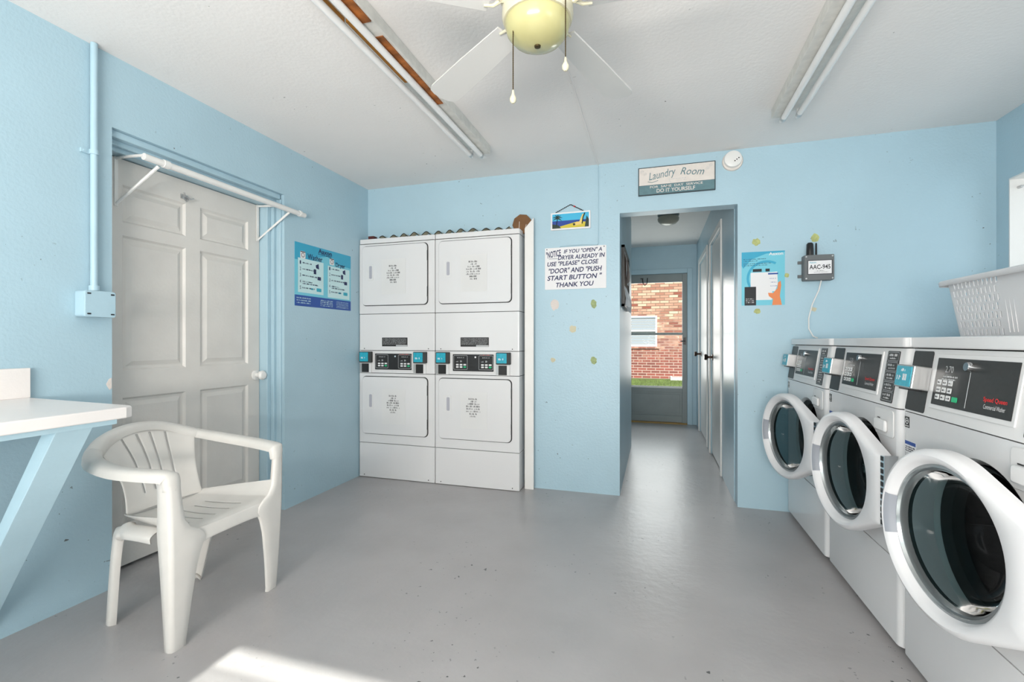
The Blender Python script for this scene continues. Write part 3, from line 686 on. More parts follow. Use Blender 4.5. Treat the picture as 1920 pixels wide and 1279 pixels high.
# ------------------------------------------------------------------ laundry basket
bk = thing('laundry_basket', (1.475, 2.42, 1.144), 'pale grey plastic laundry basket with slotted sides on top of the washers', 'laundry basket')
def rrp(hx, hy, r, z, n_long=144):
    # perimeter starting at far-left corner and running along the -x side towards -y
    P_ = []
    def seg(p, q, n): P_.extend([(p[0]+(q[0]-p[0])*k/n, p[1]+(q[1]-p[1])*k/n, z) for k in range(n)])
    def arc(cx, cy, a0, n=6): P_.extend([(cx+r*math.cos(R(a0+90*k/n)), cy+r*math.sin(R(a0+90*k/n)), z) for k in range(n)])
    seg((-hx, hy-r), (-hx, -hy+r), n_long); arc(-hx+r, -hy+r, 180)
    seg((-hx+r, -hy), (hx-r, -hy), 40); arc(hx-r, -hy+r, 270)
    seg((hx, -hy+r), (hx, hy-r), n_long); arc(hx-r, hy-r, 0)
    seg((hx-r, hy), (-hx+r, hy), 40); arc(-hx+r, hy-r, 90)
    return P_
rows = []; NR = 29
for i in range(NR):
    t = i/(NR-1); rows.append(rrp(.138+.032*t, .262+.028*t, .045, .002+.245*t))
def skip(i, j):
    r_ = i//4; hole = i % 4 != 0 and r_ < 7 and (j+(4 if r_ % 2 else 0)) % 8 < 3
    if 2 < j < 92 or 200 < j < 250 or 290 < j < 338: return hole
    if 152 < j < 188 or 348 < j < 384: return hole and 3 < i < 25
    return False
b = MB(); b.grid(rows, skip, closed=True); b.build('body', 'basket', bk, solid=.003)
b = MB(); rows = [rrp(.170, .290, .045, .245), rrp(.172, .292, .047, .262), rrp(.196, .316, .06, .264), rrp(.200, .320, .06, .259), rrp(.198, .318, .06, .240)]
b.grid(rows, closed=True); b.build('rim', 'basket', bk, solid=.003, smooth=True)
b = MB(); pts = [(x, y) for x, y, z in rrp(.138, .262, .045, 0)]; b.prismz(pts, .0, .004); b.build('bottom', 'basket', bk)
b = MB()
for k in range(3): y_ = -.09-k*.022; b.box(-.1605, -.1545, y_-.002, y_+.002, .02, .23)
for v_ in b.b.verts: v_.co.x += -.03*(v_.co.z/.247)*.9+.018
b.build('rib', 'basket', bk)

# ------------------------------------------------------------------ things on the back wall (facing the room)
def on_back(name, x, z, label, cat): return thing(name, (x, YB, z), label, cat)
ns = on_back('notice_sign', -.576, 1.68, 'white board hand lettered NOTICE about closing dryer doors, left of the passage', 'sign')
b = MB(); b.rprism(-.231, .231, -.160, .157, .006, -.006, -.0005); b.build('board', 'paper', ns, bevel=.001)
b = MB(); y = -.0062; q = [(r_[0], r_[1], r_[2], r_[3], r_[4]) for r_ in (
    ('"NOTICE', -.22, .085, -.105, .135), ('IF YOU "OPEN" A', -.085, .112, .20, .142), ('DRYER ALREADY IN', -.13, .066, .222, .098), ('USE "PLEASE" CLOSE', -.212, .020, .175, .054),
    ('"DOOR" AND "PUSH', -.20, -.035, .20, .004), ('START BUTTON "', -.212, -.088, .20, -.050), ('THANK YOU', -.145, -.142, .14, -.106))]
for s_, x0, z0, x1, z1 in q: text(b, s_, x0, z0, x1, z1, y, bold=.022, shear=.22, rot=R(9) if 'NOT' in s_ else R(1.2))
b.box(-.2, -.13, y-.0006, y, .072, .0745); b.build('lettering', 'navy', ns)
for sx, sz in ((-.215, .145), (.215, .147)):
    b = MB(); b.cyl((sx, -.0062, sz), (sx, -.0085, sz), .004, n=10); b.build('nail', 'ink', ns)
ls = on_back('laundry_room_sign', .138, 2.27, 'cream and slate Laundry Room do it yourself sign over the passage opening', 'sign')
b = MB(); b.box(-.256, .256, -.014, -.0005, -.100, .100); b.build('backing', mat('sign_edge', (.03, .05, .06), .5), ls, bevel=.001)
slab(-.250, .250, -.028, .094, -.014, 'cream', 'upper_panel', ls, th=.001); slab(-.250, .250, -.094, -.030, -.014, 'slate', 'lower_panel', ls, th=.001)
b = MB(); text(b, 'Laundry', -.185, .0, -.0, .070, -.0152, shear=.35, rot=R(8)); text(b, 'Room', .03, .018, .185, .068, -.0152, shear=.3, rot=R(-6)); b.tube([(-.19, -.0155, -.004), (-.16, -.0155, -.012), (-.12, -.0155, .0)], .002, 5); b.build('lettering', 'slate', ls)
b = MB(); text(b, 'FOR  SAME  DAY  SERVICE', -.175, -.052, .175, -.036, -.0152, bold=.01); text(b, 'DO IT YOURSELF', -.13, -.086, .125, -.060, -.0152, bold=.012); b.build('lettering', 'cream', ls)
b = MB()
for sx in (-1, 1):
    for k in range(2):
        c0 = (sx*(.228-.022*k), .072-.02*k); b.tube([(c0[0]+.001*i*math.cos(i*.8), -.0155, c0[1]+.001*i*math.sin(i*.8)) for i in range(14)], .0009, 4)
words(b, -.05, .07, -.002, .007, -.015, 4); b.tube([(-.045, -.0155, -.006), (-.035, -.0155, -.022), (-.01, -.0155, -.024)], .0009, 4); words(b, .0, .075, -.014, .005, -.015, 7)
b.build('scrollwork', 'lightgrey', ls)
dt = on_back('smoke_detector', .502, 2.363, 'round white smoke alarm on the back wall right of the Laundry Room sign', 'smoke alarm')
b = MB(); b.lathe([(0, -.012), (.062, -.012), (.066, -.006), (.066, 0)], (0, 0, -.008), 32, 'y'); b.build('base', 'ivory' if False else 'cream', dt, smooth=True)
b = MB(); b.lathe([(0, -.040), (.040, -.040), (.054, -.034), (.057, -.012)], (0, 0, 0), 32, 'y'); b.build('cover', 'white', dt, smooth=True)
for k in range(3):
    b = MB(); b.cyl((.010+.012*k, -.040, -.018+.009*k), (.010+.012*k, -.0412, -.018+.009*k), .0042, n=12); b.build('vent_hole', 'ink', dt)
# palm picture
pp = on_back('beach_plaque', -.610, 2.034, 'small hanging beach plaque with palm tree and deck chair', 'picture')
b = MB(); b.box(-.150, .150, -.012, -.001, -.066, .066); b.build('frame', 'paper', pp, bevel=.002)
slab(-.138, .138, -.0, .054, -.012, 'skyb', 'sky_paint', pp, th=.0006); slab(-.138, .138, -.054, .002, -.012, 'sea', 'sea_paint', pp, th=.0008)
b = MB(); b.prism([(-.138, -.054), (.138, -.054), (.138, -.018), (.05, -.012), (-.05, -.034)], -.0134, -.0128); b.build('sand_paint', 'sand', pp)
b = MB(); b.prism([(-.138, -.054), (-.07, -.054), (-.09, -.03), (-.138, -.02)], -.0142, -.0134)
for a_ in (10, 45, 80, 120, 160, 200, 330):
    c_, s_ = math.cos(R(a_)), math.sin(R(a_)); b.tube([(-.098, -.0142, .02), (-.098+.02*c_, -.0142, .024+.02*s_), (-.098+.038*c_, -.0142, .018+.03*s_)], [.004, .004, .001], 5)
b.tube([(-.098, -.014, .02), (-.104, -.014, -.02), (-.112, -.014, -.04)], .003, 5); b.build('palm_paint', 'palm', pp)
b = MB(); b.prism([(.03, -.04), (.085, -.034), (.105, .04), (.09, .042), (.068, -.012), (.028, -.022)], -.0142, -.0135); b.build('deck_chair_paint', 'chairy', pp)
b = MB(); b.tube([(.088, -.0142, -.03), (.096, -.0142, .02), (.108, -.0142, .05)], .004, 5); b.tube([(.035, -.0142, -.028), (.022, -.0142, -.034)], .008, 8); b.prism([(.108, -.054), (.138, -.054), (.138, -.0), (.122, .03)], -.0142, -.0135); b.build('shadow_paint', 'palm', pp)
b = MB(); L_, K, R_ = Vector((-.115, -.008, .066)), Vector((.0, -.003, .122)), Vector((.098, -.008, .066))
b.tube([L_, (L_+K)/2, K, (R_+K)/2, R_], .0015, 6)
for k in range(9): p = L_.lerp(K, (k+.5)/9); b.cyl(p-Vector((.004, 0, .002)), p+Vector((.004, 0, .002)), .0038, n=6); p = K.lerp(R_, (k+.5)/9); b.cyl(p-Vector((.004, 0, -.002)), p+Vector((.004, 0, -.002)), .0038, n=6)
b.build('bead_string', 'ink', pp)
b = MB(); p = K.lerp(R_, .3); b.lathe([(0, -.008), (.008, 0), (0, .008)], tuple(p), 10); b.build('red_bead', 'red', pp)
# wire on the wall and the ceiling
b = MB(); yw = YB-.004
b.tube([(-.403, yw, H-.008), (-.403, yw, H-.02), (-.403, yw, 1.845), (-.41, yw, 1.842), (-.52, yw-.002, 1.848), (-.69, yw, 1.846), (-.692, yw, 1.835)], .0035, 8)
wc = b.build('wall_cable', 'bluegloss', smooth=True)
b = MB(); b.tube([(-.396, 1.6, H-.003), (-.398, 2.0, H-.003), (-.402, 2.7, H-.003), (-.404, YB-.02, H-.004), (-.403, yw, H-.009)], .0035, 8); b.build('ceiling_run', 'ceil', wc, smooth=True)
tag(wc, 'thin painted cable running down the wall from the ceiling to the NOTICE sign', 'cable')
# app poster
po = on_back('payment_poster', .689, 1.55, 'light blue payment poster with a hand holding a phone, right of the passage', 'poster')
slab(-.130, .130, -.180, .180, -.0005, 'posterL', 'sheet', po, th=.001)
b = MB(); b.prism([(-.13+0*k, 0) for k in range(0)] or [(-.13, .18), (.13, .18), (.13, .172), (.02, .165), (-.07, .13), (-.12, .07), (-.13, .09)], -.0020, -.0015); b.build('curve_print', 'poster', po)
b = MB(); pts = [(.12*math.cos(R(a_)), -.0+.12*math.sin(R(a_))) for a_ in range(60, 261, 10)]; pin = [(.105*math.cos(R(a_)), .105*math.sin(R(a_))) for a_ in range(260, 59, -10)]; b.prism([(x+.02, z-.0) for x, z in pts+pin], -.002, -.0015); b.build('ring_print', 'poster', po)
b = MB(); text(b, 'Aaxon', .035, .152, .120, .172, -.0016, bold=.02); b.build('lettering', 'paper', po)
b = MB(); words(b, -.118, .02, .128, .006, -.0016, 1); words(b, -.118, -.03, .116, .006, -.0016, 2); words(b, -.118, .05, .098, .006, -.0016, 3); words(b, -.118, .03, .086, .006, -.0016, 4); b.build('lettering', 'navy', po)
slab(-.075, .055, -.145, .04, -.0015, 'paper', 'machine_print', po, r=.006, th=.0008); slab(-.062, -.008, .045, .064, -.0015, 'ink', 'machine_display_print', po, th=.0008); slab(.015, .04, .045, .064, -.0015, 'ink', 'machine_slot_print', po, th=.0008)
slab(-.112, -.042, -.180, -.055, -.0024, 'ink', 'black_panel_print', po, th=.0005)
b = MB(); [words(b, -.104, -.050, -.140-k*.012, .007, -.003, k) for k in range(3)]; b.build('lettering', 'paper', po)
b = MB(); b.prism([(.055, -.18), (.112, -.18), (.100, -.12), (.108, -.05), (.105, -.02), (.09, -.03), (.085, -.07), (.06, -.10), (.03, -.098), (.035, -.12), (.06, -.14)], -.0032, -.0028); b.build('hand_print', 'orange', po)
b = MB(); b.prism([(.028, .038), (.085, .042), (.088, -.04), (.072, -.088), (.038, -.088), (.030, -.06)], -.0028, -.0024); ph = b.build('phone_print', 'paper', po)
b = MB(); b.box(.030, .090, -.0034, -.0029, .024, .034); words(b, .04, .08, -.005, .005, -.003, 3); words(b, .045, .085, -.03, .005, -.003, 5); words(b, .045, .085, -.055, .005, -.003, 6); b.build('phone_screen_print', 'royal', po)
# metering box
gb = on_back('network_box', 1.0, 1.602, 'grey box labelled AAC-945 with two black antennas over the washers', 'electrical box')
b = MB(); b.rprism(-.083, .083, -.082, .080, .006, -.062, -.050); b.build('cover', 'grey', gb, bevel=.002)
b = MB(); b.rprism(-.085, .083, -.083, .081, .008, -.049, -.001); b.build('case', 'grey', gb, bevel=.003)
for sx in (-.073, .073):
    for sz in (-.071, .069): b = MB(); b.cyl((sx, -.062, sz), (sx, -.0645, sz), .005, n=12); b.build('screw', 'steel', gb)
for sz in (-.05, .04): b = MB(); b.box(-.108, -.083, -.012, -.002, sz-.010, sz+.010); b.build('mounting_lug', 'grey', gb, bevel=.002)
lb = slab(-.066, .072, -.046, .046, -.062, 'ink', 'label_border', gb, th=.0008); slab(-.062, .068, -.042, .042, -.0628, 'paper', 'label', gb, th=.0005)
b = MB(); text(b, 'AAC-945', -.056, -.013, .061, .016, -.0634, bold=.015); words(b, -.02, .03, -.026, .004, -.0634, 2); words(b, -.03, .05, -.034, .003, -.0634, 3); b.build('lettering', 'ink', gb)
b = MB(); text(b, 'Aaxon', -.056, .026, -.018, .036, -.0634, bold=.01); b.build('lettering', 'cyan', gb)
b = MB(); b.tube([(-.045, -.035, .08), (-.045, -.035, .10), (-.045, -.035, .155), (-.045, -.035, .163)], [.021, .021, .019, .012], 20); b.build('antenna', 'black', gb, smooth=True)
b = MB(); b.tube([(-.01, -.035, .08), (-.01, -.035, .155), (-.01, -.035, .16)], [.006, .005, .003], 12); b.build('antenna', 'black', gb, smooth=True)
b = MB(); b.tube([(1.02, YB-.03, 1.521), (1.01, YB-.02, 1.46), (.975, YB-.012, 1.37), (.955, YB-.010, 1.28), (.955, YB-.012, 1.21), (.975, YB-.03, 1.16), (.99, YB-.06, 1.149)], .0042, 10)
tag(b.build('white_cord', 'white', smooth=True), 'white cord hanging from the grey box down behind the washers', 'cable')
# dabs of old glue and bare plaster on the back wall
for (x, z, rx, rz_, m, lab) in ((-.732, 1.404, .035, .042, 'adh_w', 'patch of bare plaster'), (-.438, 1.405, .022, .032, 'adh_g', 'green glue dab'), (-.594, 1.22, .026, .026, 'adh_c', 'cream glue dab'), (-.745, .986, .018, .018, 'adh_c', None), (-.438, .986, .024, .028, 'adh_g', None),
                                (.649, 1.796, .024, .024, 'adh_y', 'yellow glue dab'), (.995, 1.803, .024, .028, 'adh_y', None), (.83, 1.565, .014, .016, 'adh_y', None), (.655, 1.330, .020, .018, 'adh_y', None), (.985, 1.337, .018, .014, 'adh_c', None)):
    b = MB(); rnd = random.Random(int(x*100)); pr = [(1+rnd.uniform(-.18, .18)) for k in range(14)]
    pts = [(x+rx*math.cos(k*2*PI/14)*pr[k], z+rz_*math.sin(k*2*PI/14)*pr[k]) for k in range(14)]; b.prism(pts, YB-.0018, YB+.001)
    o = b.build('glue_spot', m, wb, bevel=.0008)
    if lab: o['label'] = lab

# ------------------------------------------------------------------ things on the left wall (facing +x)
ps = thing('instruction_poster', (XL, 2.938, 1.596), 'blue washer and dryer instruction poster on the left wall beside the dryers', 'poster', PI/2)
slab(-.308, .308, -.221, .221, -.0005, 'posterL', 'sheet', ps, th=.001)
b = MB(); b.prism([(-.308, .221), (.308, .221), (.308, .12), (.12, .13), (.03, .17), (-.1, .14), (-.14, .10), (-.308, .10)], -.0022, -.0015); b.build('wave_print', 'poster', ps)
slab(-.308, .308, -.221, -.145, -.0015, 'royal', 'footer_print', ps, th=.0007)
slab(-.278, -.018, -.125, .115, -.0022, 'posterP', 'washer_column_print', ps, th=.0006); slab(.030, .292, -.135, .105, -.0022, 'posterP', 'dryer_column_print', ps, th=.0006)
b = MB(); y = -.003; text(b, 'Aaxon', -.075, .180, .075, .214, y, bold=.02); words(b, -.075, .07, .170, .006, y, 1); text(b, 'Washer', -.185, .118, -.03, .158, y, bold=.01); text(b, 'Dryer', .12, .100, .235, .142, y, bold=.01)
for x0 in (-.262, .045):
    for k in range(5):
        z = .085-k*.044; text(b, str(k+1), x0, z-.012, x0+.012, z+.012, y); words(b, x0+.026, x0+.125+.03*((k*7) % 3), z-.004, .009, y, k+int(x0*50))
        if k == 3: words(b, x0+.026, x0+.19, z-.018, .009, y, 33)
    b.prism([(x0+.16, .085), (x0+.19, .1), (x0+.195, .06), (x0+.165, .065)], y-.0005, y); b.box(x0+.14, x0+.165, y-.0005, y, .02, .055); b.box(x0+.18, x0+.215, y-.0005, y, -.02, .005)
b.build('lettering', 'navy', ps)
b = MB()
for x0 in (-.262, .045): b.rprism(x0-.03+.035, x0+.055, .115, .165, .008, -.0036, -.003)
b.build('machine_icon', 'paper', ps)
b = MB()
for x0 in (-.262, .045): b.lathe([(.016, -.0042), (.012, -.0042)], (x0+.03, 0, .138), 20, 'y'); b.box(x0+.007, x0+.053, -.0042, -.0037, .157, .163)
b.build('machine_icon_outline', 'ink', ps)
b = MB()
for x0 in (-.262, .045): b.rprism(x0+.17, x0+.22, -.105, -.08, .005, -.0034, -.0028); b.box(x0+.11, x0+.135, -.0034, -.0028, -.098, -.086)
b.build('card_icon', 'cyan', ps)
b = MB(); [words(b, -.29, -.15, -.168-k*.017, .008, -.0023, k) for k in range(3)]; [words(b, -.05, .09, -.168-k*.013, .007, -.0023, k+5) for k in range(4)]; [words(b, .13, .28, -.164-k*.011, .004, -.0023, k+9) for k in range(5)]; b.build('footer_lettering', 'posterP', ps)
jb = thing('junction_box', (XL, 1.418, 1.289), 'blue painted junction box at the lower end of the wall conduit', 'electrical box', PI/2)
b = MB(); b.rprism(-.060, .058, -.055, .057, .010, -.058, -.0005); b.build('case', 'bluegloss', jb, bevel=.003)
b = MB(); b.rprism(-.061, .059, -.056, .058, .010, -.066, -.0595); b.build('cover', 'bluegloss', jb, bevel=.004)
for sx, sz in ((-.045, .045), (.045, .045), (-.045, -.042), (.045, -.042)): b = MB(); b.rprism(sx-.007, sx+.007, sz-.003, sz+.003, .002, -.0675, -.066); b.build('screw', 'ink', jb)
cd = thing('conduit_pipe', (XL, 1.418, 1.35), 'blue painted conduit pipe running up the left wall to the ceiling', 'pipe', PI/2)
b = MB(); b.cyl((0, -.022, 0.002), (0, -.022, H-1.352), .013, n=16); b.build('pipe', 'bluegloss', cd, smooth=True)
b = MB(); b.cyl((0, -.022, .0), (0, -.022, .022), .019, n=16); b.build('coupling', 'bluegloss', cd, smooth=True)
b = MB(); b.cyl((0, -.022, .595), (0, -.022, .615), .017, n=16); b.box(-.042, 0, -.012, -.001, .596, .614); b.cyl((-.032, -.012, .605), (-.032, -.018, .605), .005, n=8); b.build('strap', 'bluegloss', cd, smooth=True)
b = MB(); pts = [(1.478, .935), (1.49, .958), (1.5, .962), (1.501, .915), (1.492, .908), (1.484, .922)]
b.prism([(y, z) for y, z in pts], 0, .001)
for v_ in b.b.verts: v_.co = Vector((XL-.0005+v_.co.y*2, v_.co.x, v_.co.z))
b.build('chipped_plaster', 'adh_w', wl)

# ------------------------------------------------------------------ folding table on the left wall
tb = thing('wall_table', (XL, .3, 0), 'white wall mounted folding table with blue diagonal brace, left of the chair', 'table', PI/2)
# local x = world y offset, local -y = out from the wall
b = MB(); b.prismz([(-1.15, -.002), (-1.15, -.672), (.82, -.672), (.845, -.66), (.858, -.635), (.90, -.002)], .871, .908); b.build('tabletop', 'table', tb, bevel=.004)
b = MB(); b.box(-1.12, .838, -.600, -.002, .845, .871); b.build('under_board', 'braceblue', tb, bevel=.001)
b = MB(); b.box(-1.15, .90, -.024, -.002, .908, 1.024); b.build('backsplash', 'table', tb, bevel=.002)
for x0 in (.685, -.75):
    b = MB(); w_ = .102; n_ = Vector((0, -.707, .495)).normalized()
    tp = Vector((0, -.568, .845)); d_ = Vector((0, .496, -.707)).normalized(); nn = Vector((0, -.82, -.575)); bt_ = tp+d_*(.566/ .5743)
    th = .040
    P1, P2 = tp, Vector((0, -.004, .845-.564*.707/.496))
    up_ = Vector((0, th*1.15, 0))
    vs = []
    for xx in (x0, x0+w_):
        vs.append([b.v((xx, p.y, p.z)) for p in (P1, P2, Vector((0, -.004, P2.z+th*1.6)), P1+Vector((0, .062, 0)))])
    for q in vs: b.f(q)
    for k in range(4): b.f([vs[0][k], vs[0][(k+1) % 4], vs[1][(k+1) % 4], vs[1][k]])
    b.build('brace', 'braceblue', tb, bevel=.002)

# ------------------------------------------------------------------ plastic armchair
ch = thing('plastic_armchair', (-1.885, 1.497, 0), 'white moulded plastic armchair in front of the six panel door', 'chair')
def lerpt(tab, z):
    for a_, c_ in zip(tab, tab[1:]):
        if a_[0] <= z <= c_[0]: t = (z-a_[0])/(c_[0]-a_[0]); return [u+(v-u)*t for u, v in zip(a_, c_)]
    return tab[-1]
def sweepU(mb, path, wid, skL, skR, ups):
    rows = []
    P_ = [Vector(p) for p in path]
    for i, p in enumerate(P_):
        t = (P_[min(i+1, len(P_)-1)]-P_[max(i-1, 0)]).normalized(); u = Vector(ups[i]); u = (u-t*u.dot(t)).normalized(); s_ = t.cross(u)
        w_ = wid[i] if hasattr(wid, '__len__') else wid; a_ = skL[i] if hasattr(skL, '__len__') else skL; c_ = skR[i] if hasattr(skR, '__len__') else skR
        prof = [(-w_*1.05, -a_), (-w_, -a_*.4), (-w_*.85, -.004), (-w_*.5, 0), (0, .002), (w_*.5, 0), (w_*.85, -.004), (w_, -c_*.4), (w_*1.05, -c_)]
        rows.append([p+s_*x+u*z for x, z in prof])
    mb.grid(rows)
rim = [(-.235, .222, .702), (-.283, .160, .732), (-.307, .085, .757), (-.313, 0, .766)]
rimf = rim+[(x, -y, z) for x, y, z in rim[-2::-1]]
def cr(pts, n=5):
    P_ = [Vector(p) for p in pts]; P_ = [P_[0]*2-P_[1]]+P_+[P_[-1]*2-P_[-2]]; out = []
    for i in range(1, len(P_)-2):
        for k in range(n):
            t = k/n; a_, b_, c_, d_ = P_[i-1:i+3]; out.append(.5*((2*b_)+(c_-a_)*t+(2*a_-5*b_+4*c_-d_)*t*t+(3*b_-a_-3*c_+d_)*t**3))
    out.append(P_[-2]); return out
# backrest: rim and curved slotted sheet down to the seat
b = MB(); rf = cr(rimf, 4); sweepU(b, rf, .027, .034, .034, [(0, 0, 1)]*len(rf))
NC = 40; NRW = 16; top = []
def rim_at(s_):
    k = s_*(len(rf)-1); i = min(int(k), len(rf)-2); return rf[i].lerp(rf[i+1], k-i)
rows = []
for i in range(NRW+1):
    t = i/NRW; row = []
    for j in range(NC+1):
        s_ = j/NC; p = rim_at(.03+.94*s_); yy = (1-2*s_)
        narrow = 1-.16*math.sin(t*PI*.9)
        bx = -.138-.02*math.cos(yy*PI/2); q = Vector((bx, yy*.172, .428)); pt = p.lerp(q, t); pt.y = pt.y*(narrow if abs(yy) > 0 else 1)
        pt.x += .020*math.sin(t*PI)*(1-.3*abs(yy)) ; row.append(tuple(pt))
    rows.append(row)
b.grid(rows, skip=lambda i, j: 2 <= i <= 12 and j in (11, 17, 22, 28))
b.build('backrest', 'plastic', ch, solid=.004, smooth='all')
# seat: dished slotted sheet with raised sides and a rolled front apron
b = MB(); rows = []; NX = 24; NY = 48
for i in range(NX+1):
    t = i/NX; row = []
    for j in range(NY+1):
        s_ = j/NY*2-1; x = -.160+.380*t+.012*s_*s_*(1-t); hw = .158+.085*t**.7
        z = .425-.012*math.sin(t*PI)*(1-s_*s_)-.012*(1-s_*s_)+.006*t
        edge = max(0, abs(s_)-.86)/.14; z += edge**1.5*(.012+.05*t)
        if t > .88: k = (t-.88)/.12; z -= .016*k*k*(1-edge); 
        row.append((x, s_*hw*(1+.04*edge), z))
    rows.append(row)
b.grid(rows, skip=lambda i, j: 7 <= i <= 18 and j in (11, 17, 23, 30, 36))
rows = []
for i in range(8):
    t = i/7; row = []
    for j in range(25):
        s_ = j/24*2-1; dep = .048+.075*abs(s_)**4
        e_ = max(0, abs(s_)-.86)/.14
        row.append((.220+.008*math.sin(t*PI/2), s_*.243*(1+.03*e_), .418+(e_**1.5*.052)-t*dep-.002*(1-s_*s_)))
    rows.append(row)
b.grid(rows)
b.build('seat', 'plastic', ch, solid=.004, smooth='all')
for sy in (1, -1):
    # armrest
    b = MB(); pth = cr([(.228, .243, .59), (.226, .244, .632), (.204, .249, .655), (.12, .266, .660), (0, .282, .665), (-.12, .272, .677), (-.19, .250, .690), (-.237, .220, .703)], 4)
    pth = [Vector((p.x, p.y*sy, p.z)) for p in pth]; n_ = len(pth); ups = [(1, 0, .1) if k < 3 else ((.7, 0, .7) if k < 7 else (0, 0, 1)) for k in range(n_)]
    sweepU(b, pth, [.026+.004*math.sin(k/n_*PI) for k in range(n_)], [.022+.012*min(1, k/8) for k in range(n_)], [.022+.012*min(1, k/8) for k in range(n_)], ups); b.build('armrest', 'plastic', ch, solid=.004, smooth='all')
    # lower side rail between seat and armrest
    # front leg: angle section, running up to the armrest
    tab = [(0, .216, .247, .058, .035), (.02, .217, .248, .058, .036), (.15, .224, .254, .078, .045), (.28, .229, .258, .100, .055), (.34, .231, .260, .118, .060), (.385, .232, .261, .140, .064), (.41, .232, .262, .125, .066), (.435, .232, .263, .082, .066), (.475, .232, .264, .058, .064), (.52, .231, .265, .052, .060), (.58, .230, .268, .048, .056), (.635, .228, .269, .048, .056)]
    rows = []
    for k in range(34):
        z = .628*k/33; _, cx_, cy_, wf_, wd_ = lerpt(tab, z)
        pts = [(cx_-.012, cy_-wf_), (cx_, cy_-wf_+.004), (cx_, cy_-wf_*.6), (cx_, cy_-.014), (cx_-.004, cy_-.004), (cx_-.014, cy_), (cx_-wd_*.6, cy_), (cx_-wd_+.004, cy_), (cx_-wd_, cy_-.010)]
        rows.append([(x, y*sy, z) for x, y in pts])
    b = MB(); b.grid(rows); b.build('leg', 'plastic', ch, solid=.004, smooth='all')
    b = MB(); pth = cr([(.12, .228, .420), (.03, .226, .420), (-.06, .222, .412), (-.110, .220, .385), (-.132, .216, .33), (-.162, .207, .2), (-.200, .193, .02), (-.203, .192, 0)], 4)
    pth = [Vector((p.x, p.y*sy, p.z)) for p in pth]; ups = []
    for k in range(len(pth)): ups.append((0, .28*sy, 1) if k < 8 else ((-.5, .7*sy, .5) if k < 12 else (-.45, .9*sy, 0)))
    sweepU(b, pth, [.030-.006*k/len(pth) for k in range(len(pth))], .026, .026, ups); b.build('leg', 'plastic', ch, solid=.004, smooth='all')

# ------------------------------------------------------------------ ceiling fan
fn = thing('ceiling_fan', (-.37, 1.49, H), 'white five bladed ceiling fan with yellowed glass bowl light', 'ceiling fan')
b = MB(); b.lathe([(0, 0), (.075, 0), (.08, -.02), (.05, -.045), (.02, -.05), (.02, -.07), (0, -.07)], n=32); b.build('canopy', 'ivory', fn, smooth=True)
b = MB(); b.lathe([(0, -.065), (.10, -.068), (.135, -.09), (.14, -.15), (.12, -.185), (0, -.185)], n=40); b.build('motor_housing', 'ivory', fn, smooth=True)
b = MB(); b.lathe([(0, -.185), (.10, -.185), (.115, -.20), (.117, -.245), (.112, -.26), (0, -.26)], n=40); b.build('light_fitter', 'ivory', fn, smooth=True)
b = MB(); b.lathe([(.104, -.255), (.107, -.268), (.100, -.295), (.080, -.318), (.045, -.333), (0, -.338)], n=40); b.build('glass_bowl', 'bowl', fn, smooth='all')
b = MB(); b.lathe([(.011, -.336), (.010, -.341), (0, -.343)], n=16); b.build('finial', 'brass', fn, smooth=True)
for k in range(5):
    a_ = R(71+72*k); X = Matrix.Rotation(a_, 4, 'Z') @ Matrix.Translation((0, 0, -.215)) @ Matrix.Rotation(R(9), 4, 'X')
    b = MB(X)
    pts = []
    for x, y in ((.16, .050), (.40, .062), (.62, .068)): pts.append((x, y))
    for q in range(7): t = R(90-q*30); pts.append((.645+.045*math.cos(t), .0+.066*math.sin(t)*1.0)) if False else pts.append((.64+.048*math.cos(t)**.8 if math.cos(t) > 0 else .64, .068*math.sin(t)))
    for x, y in ((.62, -.068), (.40, -.062), (.16, -.050)): pts.append((x, y))
    b.prismz(pts, -.003, .003); b.build('blade', 'blade', fn, bevel=.001)
    b = MB(X); b.tube([(.09, 0, .006), (.125, .0, .0), (.145, -.022, -.004), (.175, -.028, -.005)], [.009, .008, .006, .004], 8); b.tube([(.125, 0, .0), (.145, .022, -.004), (.175, .028, -.005)], [.008, .006, .004], 8); b.build('blade_iron', 'ivory', fn, smooth=True)
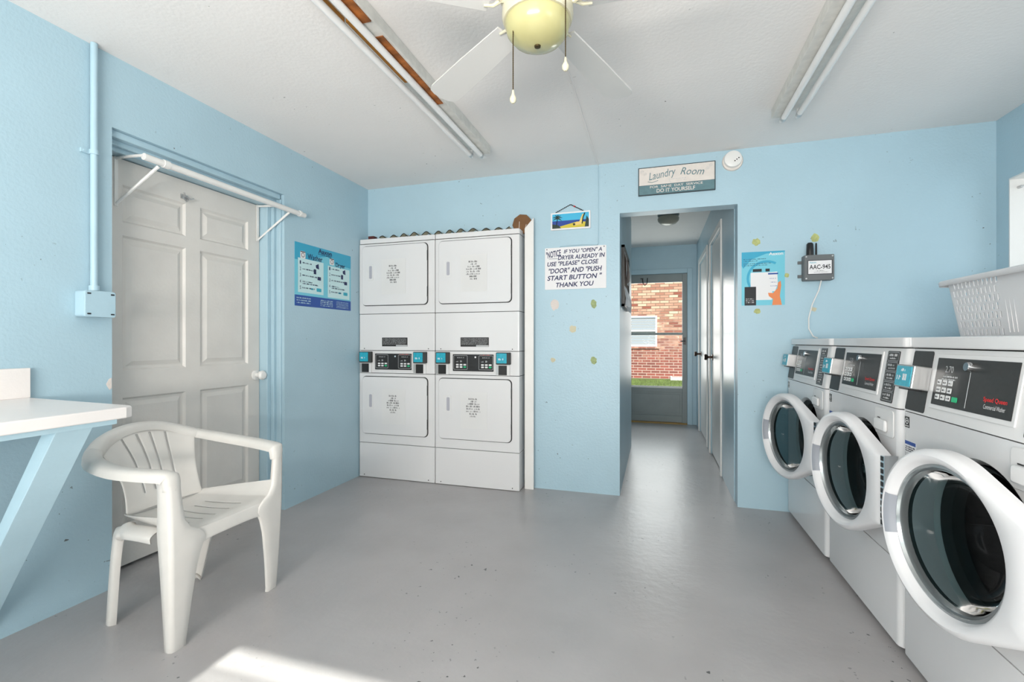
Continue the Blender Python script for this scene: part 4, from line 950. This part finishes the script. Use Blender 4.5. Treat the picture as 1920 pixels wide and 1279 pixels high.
for x, y, zb in ((-.067, -.055, -.53), (.103, -.055, -.455)):
    b = MB(); n_ = int((-.25-zb)/.007)
    b.tube([(x, y, -.245), (x, y, zb+.03)], .0018, 5)
    for k in range(n_): z = -.25-k*.007; b.lathe([(0, .0024), (.0023, 0), (0, -.0024)], (x, y, z), 6)
    pc = b.build('pull_chain', 'brass', fn)
    b = MB(); b.lathe([(0, .034), (.003, .03), (.005, .016), (.011, .004), (.010, -.006), (.004, -.012), (0, -.012)], (x, y, zb), 16); b.build('chain_bob', 'ivory', pc, smooth=True)

# ------------------------------------------------------------------ fluorescent strips
def strip(loc, label, flip=1, rusty=False):
    t = thing('fluorescent_light', loc, label, 'fluorescent light')
    L = 2.44; s = flip
    X_ = Matrix.Scale(s, 4, (1, 0, 0))
    b = MB(X_); b.box(.005, .075, -L, 0, -.052, 0); b.box(-.085, .005, -L, 0, -.010, 0); b.prism([(-.085, -.004), (-.085, -.010), (.005, -.030), (.005, -.01)], -L, 0); b.build('housing', 'fixture', t, bevel=.002)
    for x in (-.055, .022):
        zt = -.058 if x < 0 else -.072
        b = MB(X_); b.cyl((x, -L+.02, zt), (x, -.02, zt), .0155, n=16); b.build('tube', 'tube', t, smooth=True)
        for y in (-.008, -L+.008):
            b = MB(X_); b.box(x-.008, x+.008, y-.008, y+.008, zt, -.005); b.cyl((x, y-.008, zt), (x, y+.008, zt), .013, n=14); b.build('tube_socket', 'panelw', t)
            b = MB(X_); e = .010 if y > -1 else -.010; b.cyl((x, y-e*.0-(.02 if y > -1 else -.02), zt), (x, y-(.045 if y > -1 else -.045), zt), .0162, n=16); b.build('end_cap', 'steel', t, smooth=True)
    if rusty:
        b = MB(X_); b.box(.002, .068, -1.62, -1.36, -.056, -.052); b.box(.002, .062, -1.27, -1.02, -.056, -.052); b.box(.030, .062, -1.02, -.70, -.056, -.052); b.build('rust_patch', 'rust', t)
        b = MB(X_); b.box(-.083, -.055, -2.1, -1.36, -.036, -.006); b.box(-.05, -.03, -1.36, -.9, -.034, -.02); b.build('bare_metal_strip', 'amber', t)
    else:
        b = MB(X_); [b.box(.008+.01*k, .012+.01*k, -1.9, -.5-.3*k, -.054, -.052) for k in range(3)]; b.build('peeling_edge', 'fixture', t)
    return t
strip((-1.13, 2.945, H), 'long rusty fluorescent ceiling strip left of the fan', 1, True)
strip((.70, 2.95, H), 'long two tube fluorescent ceiling strip right of the fan', -1)
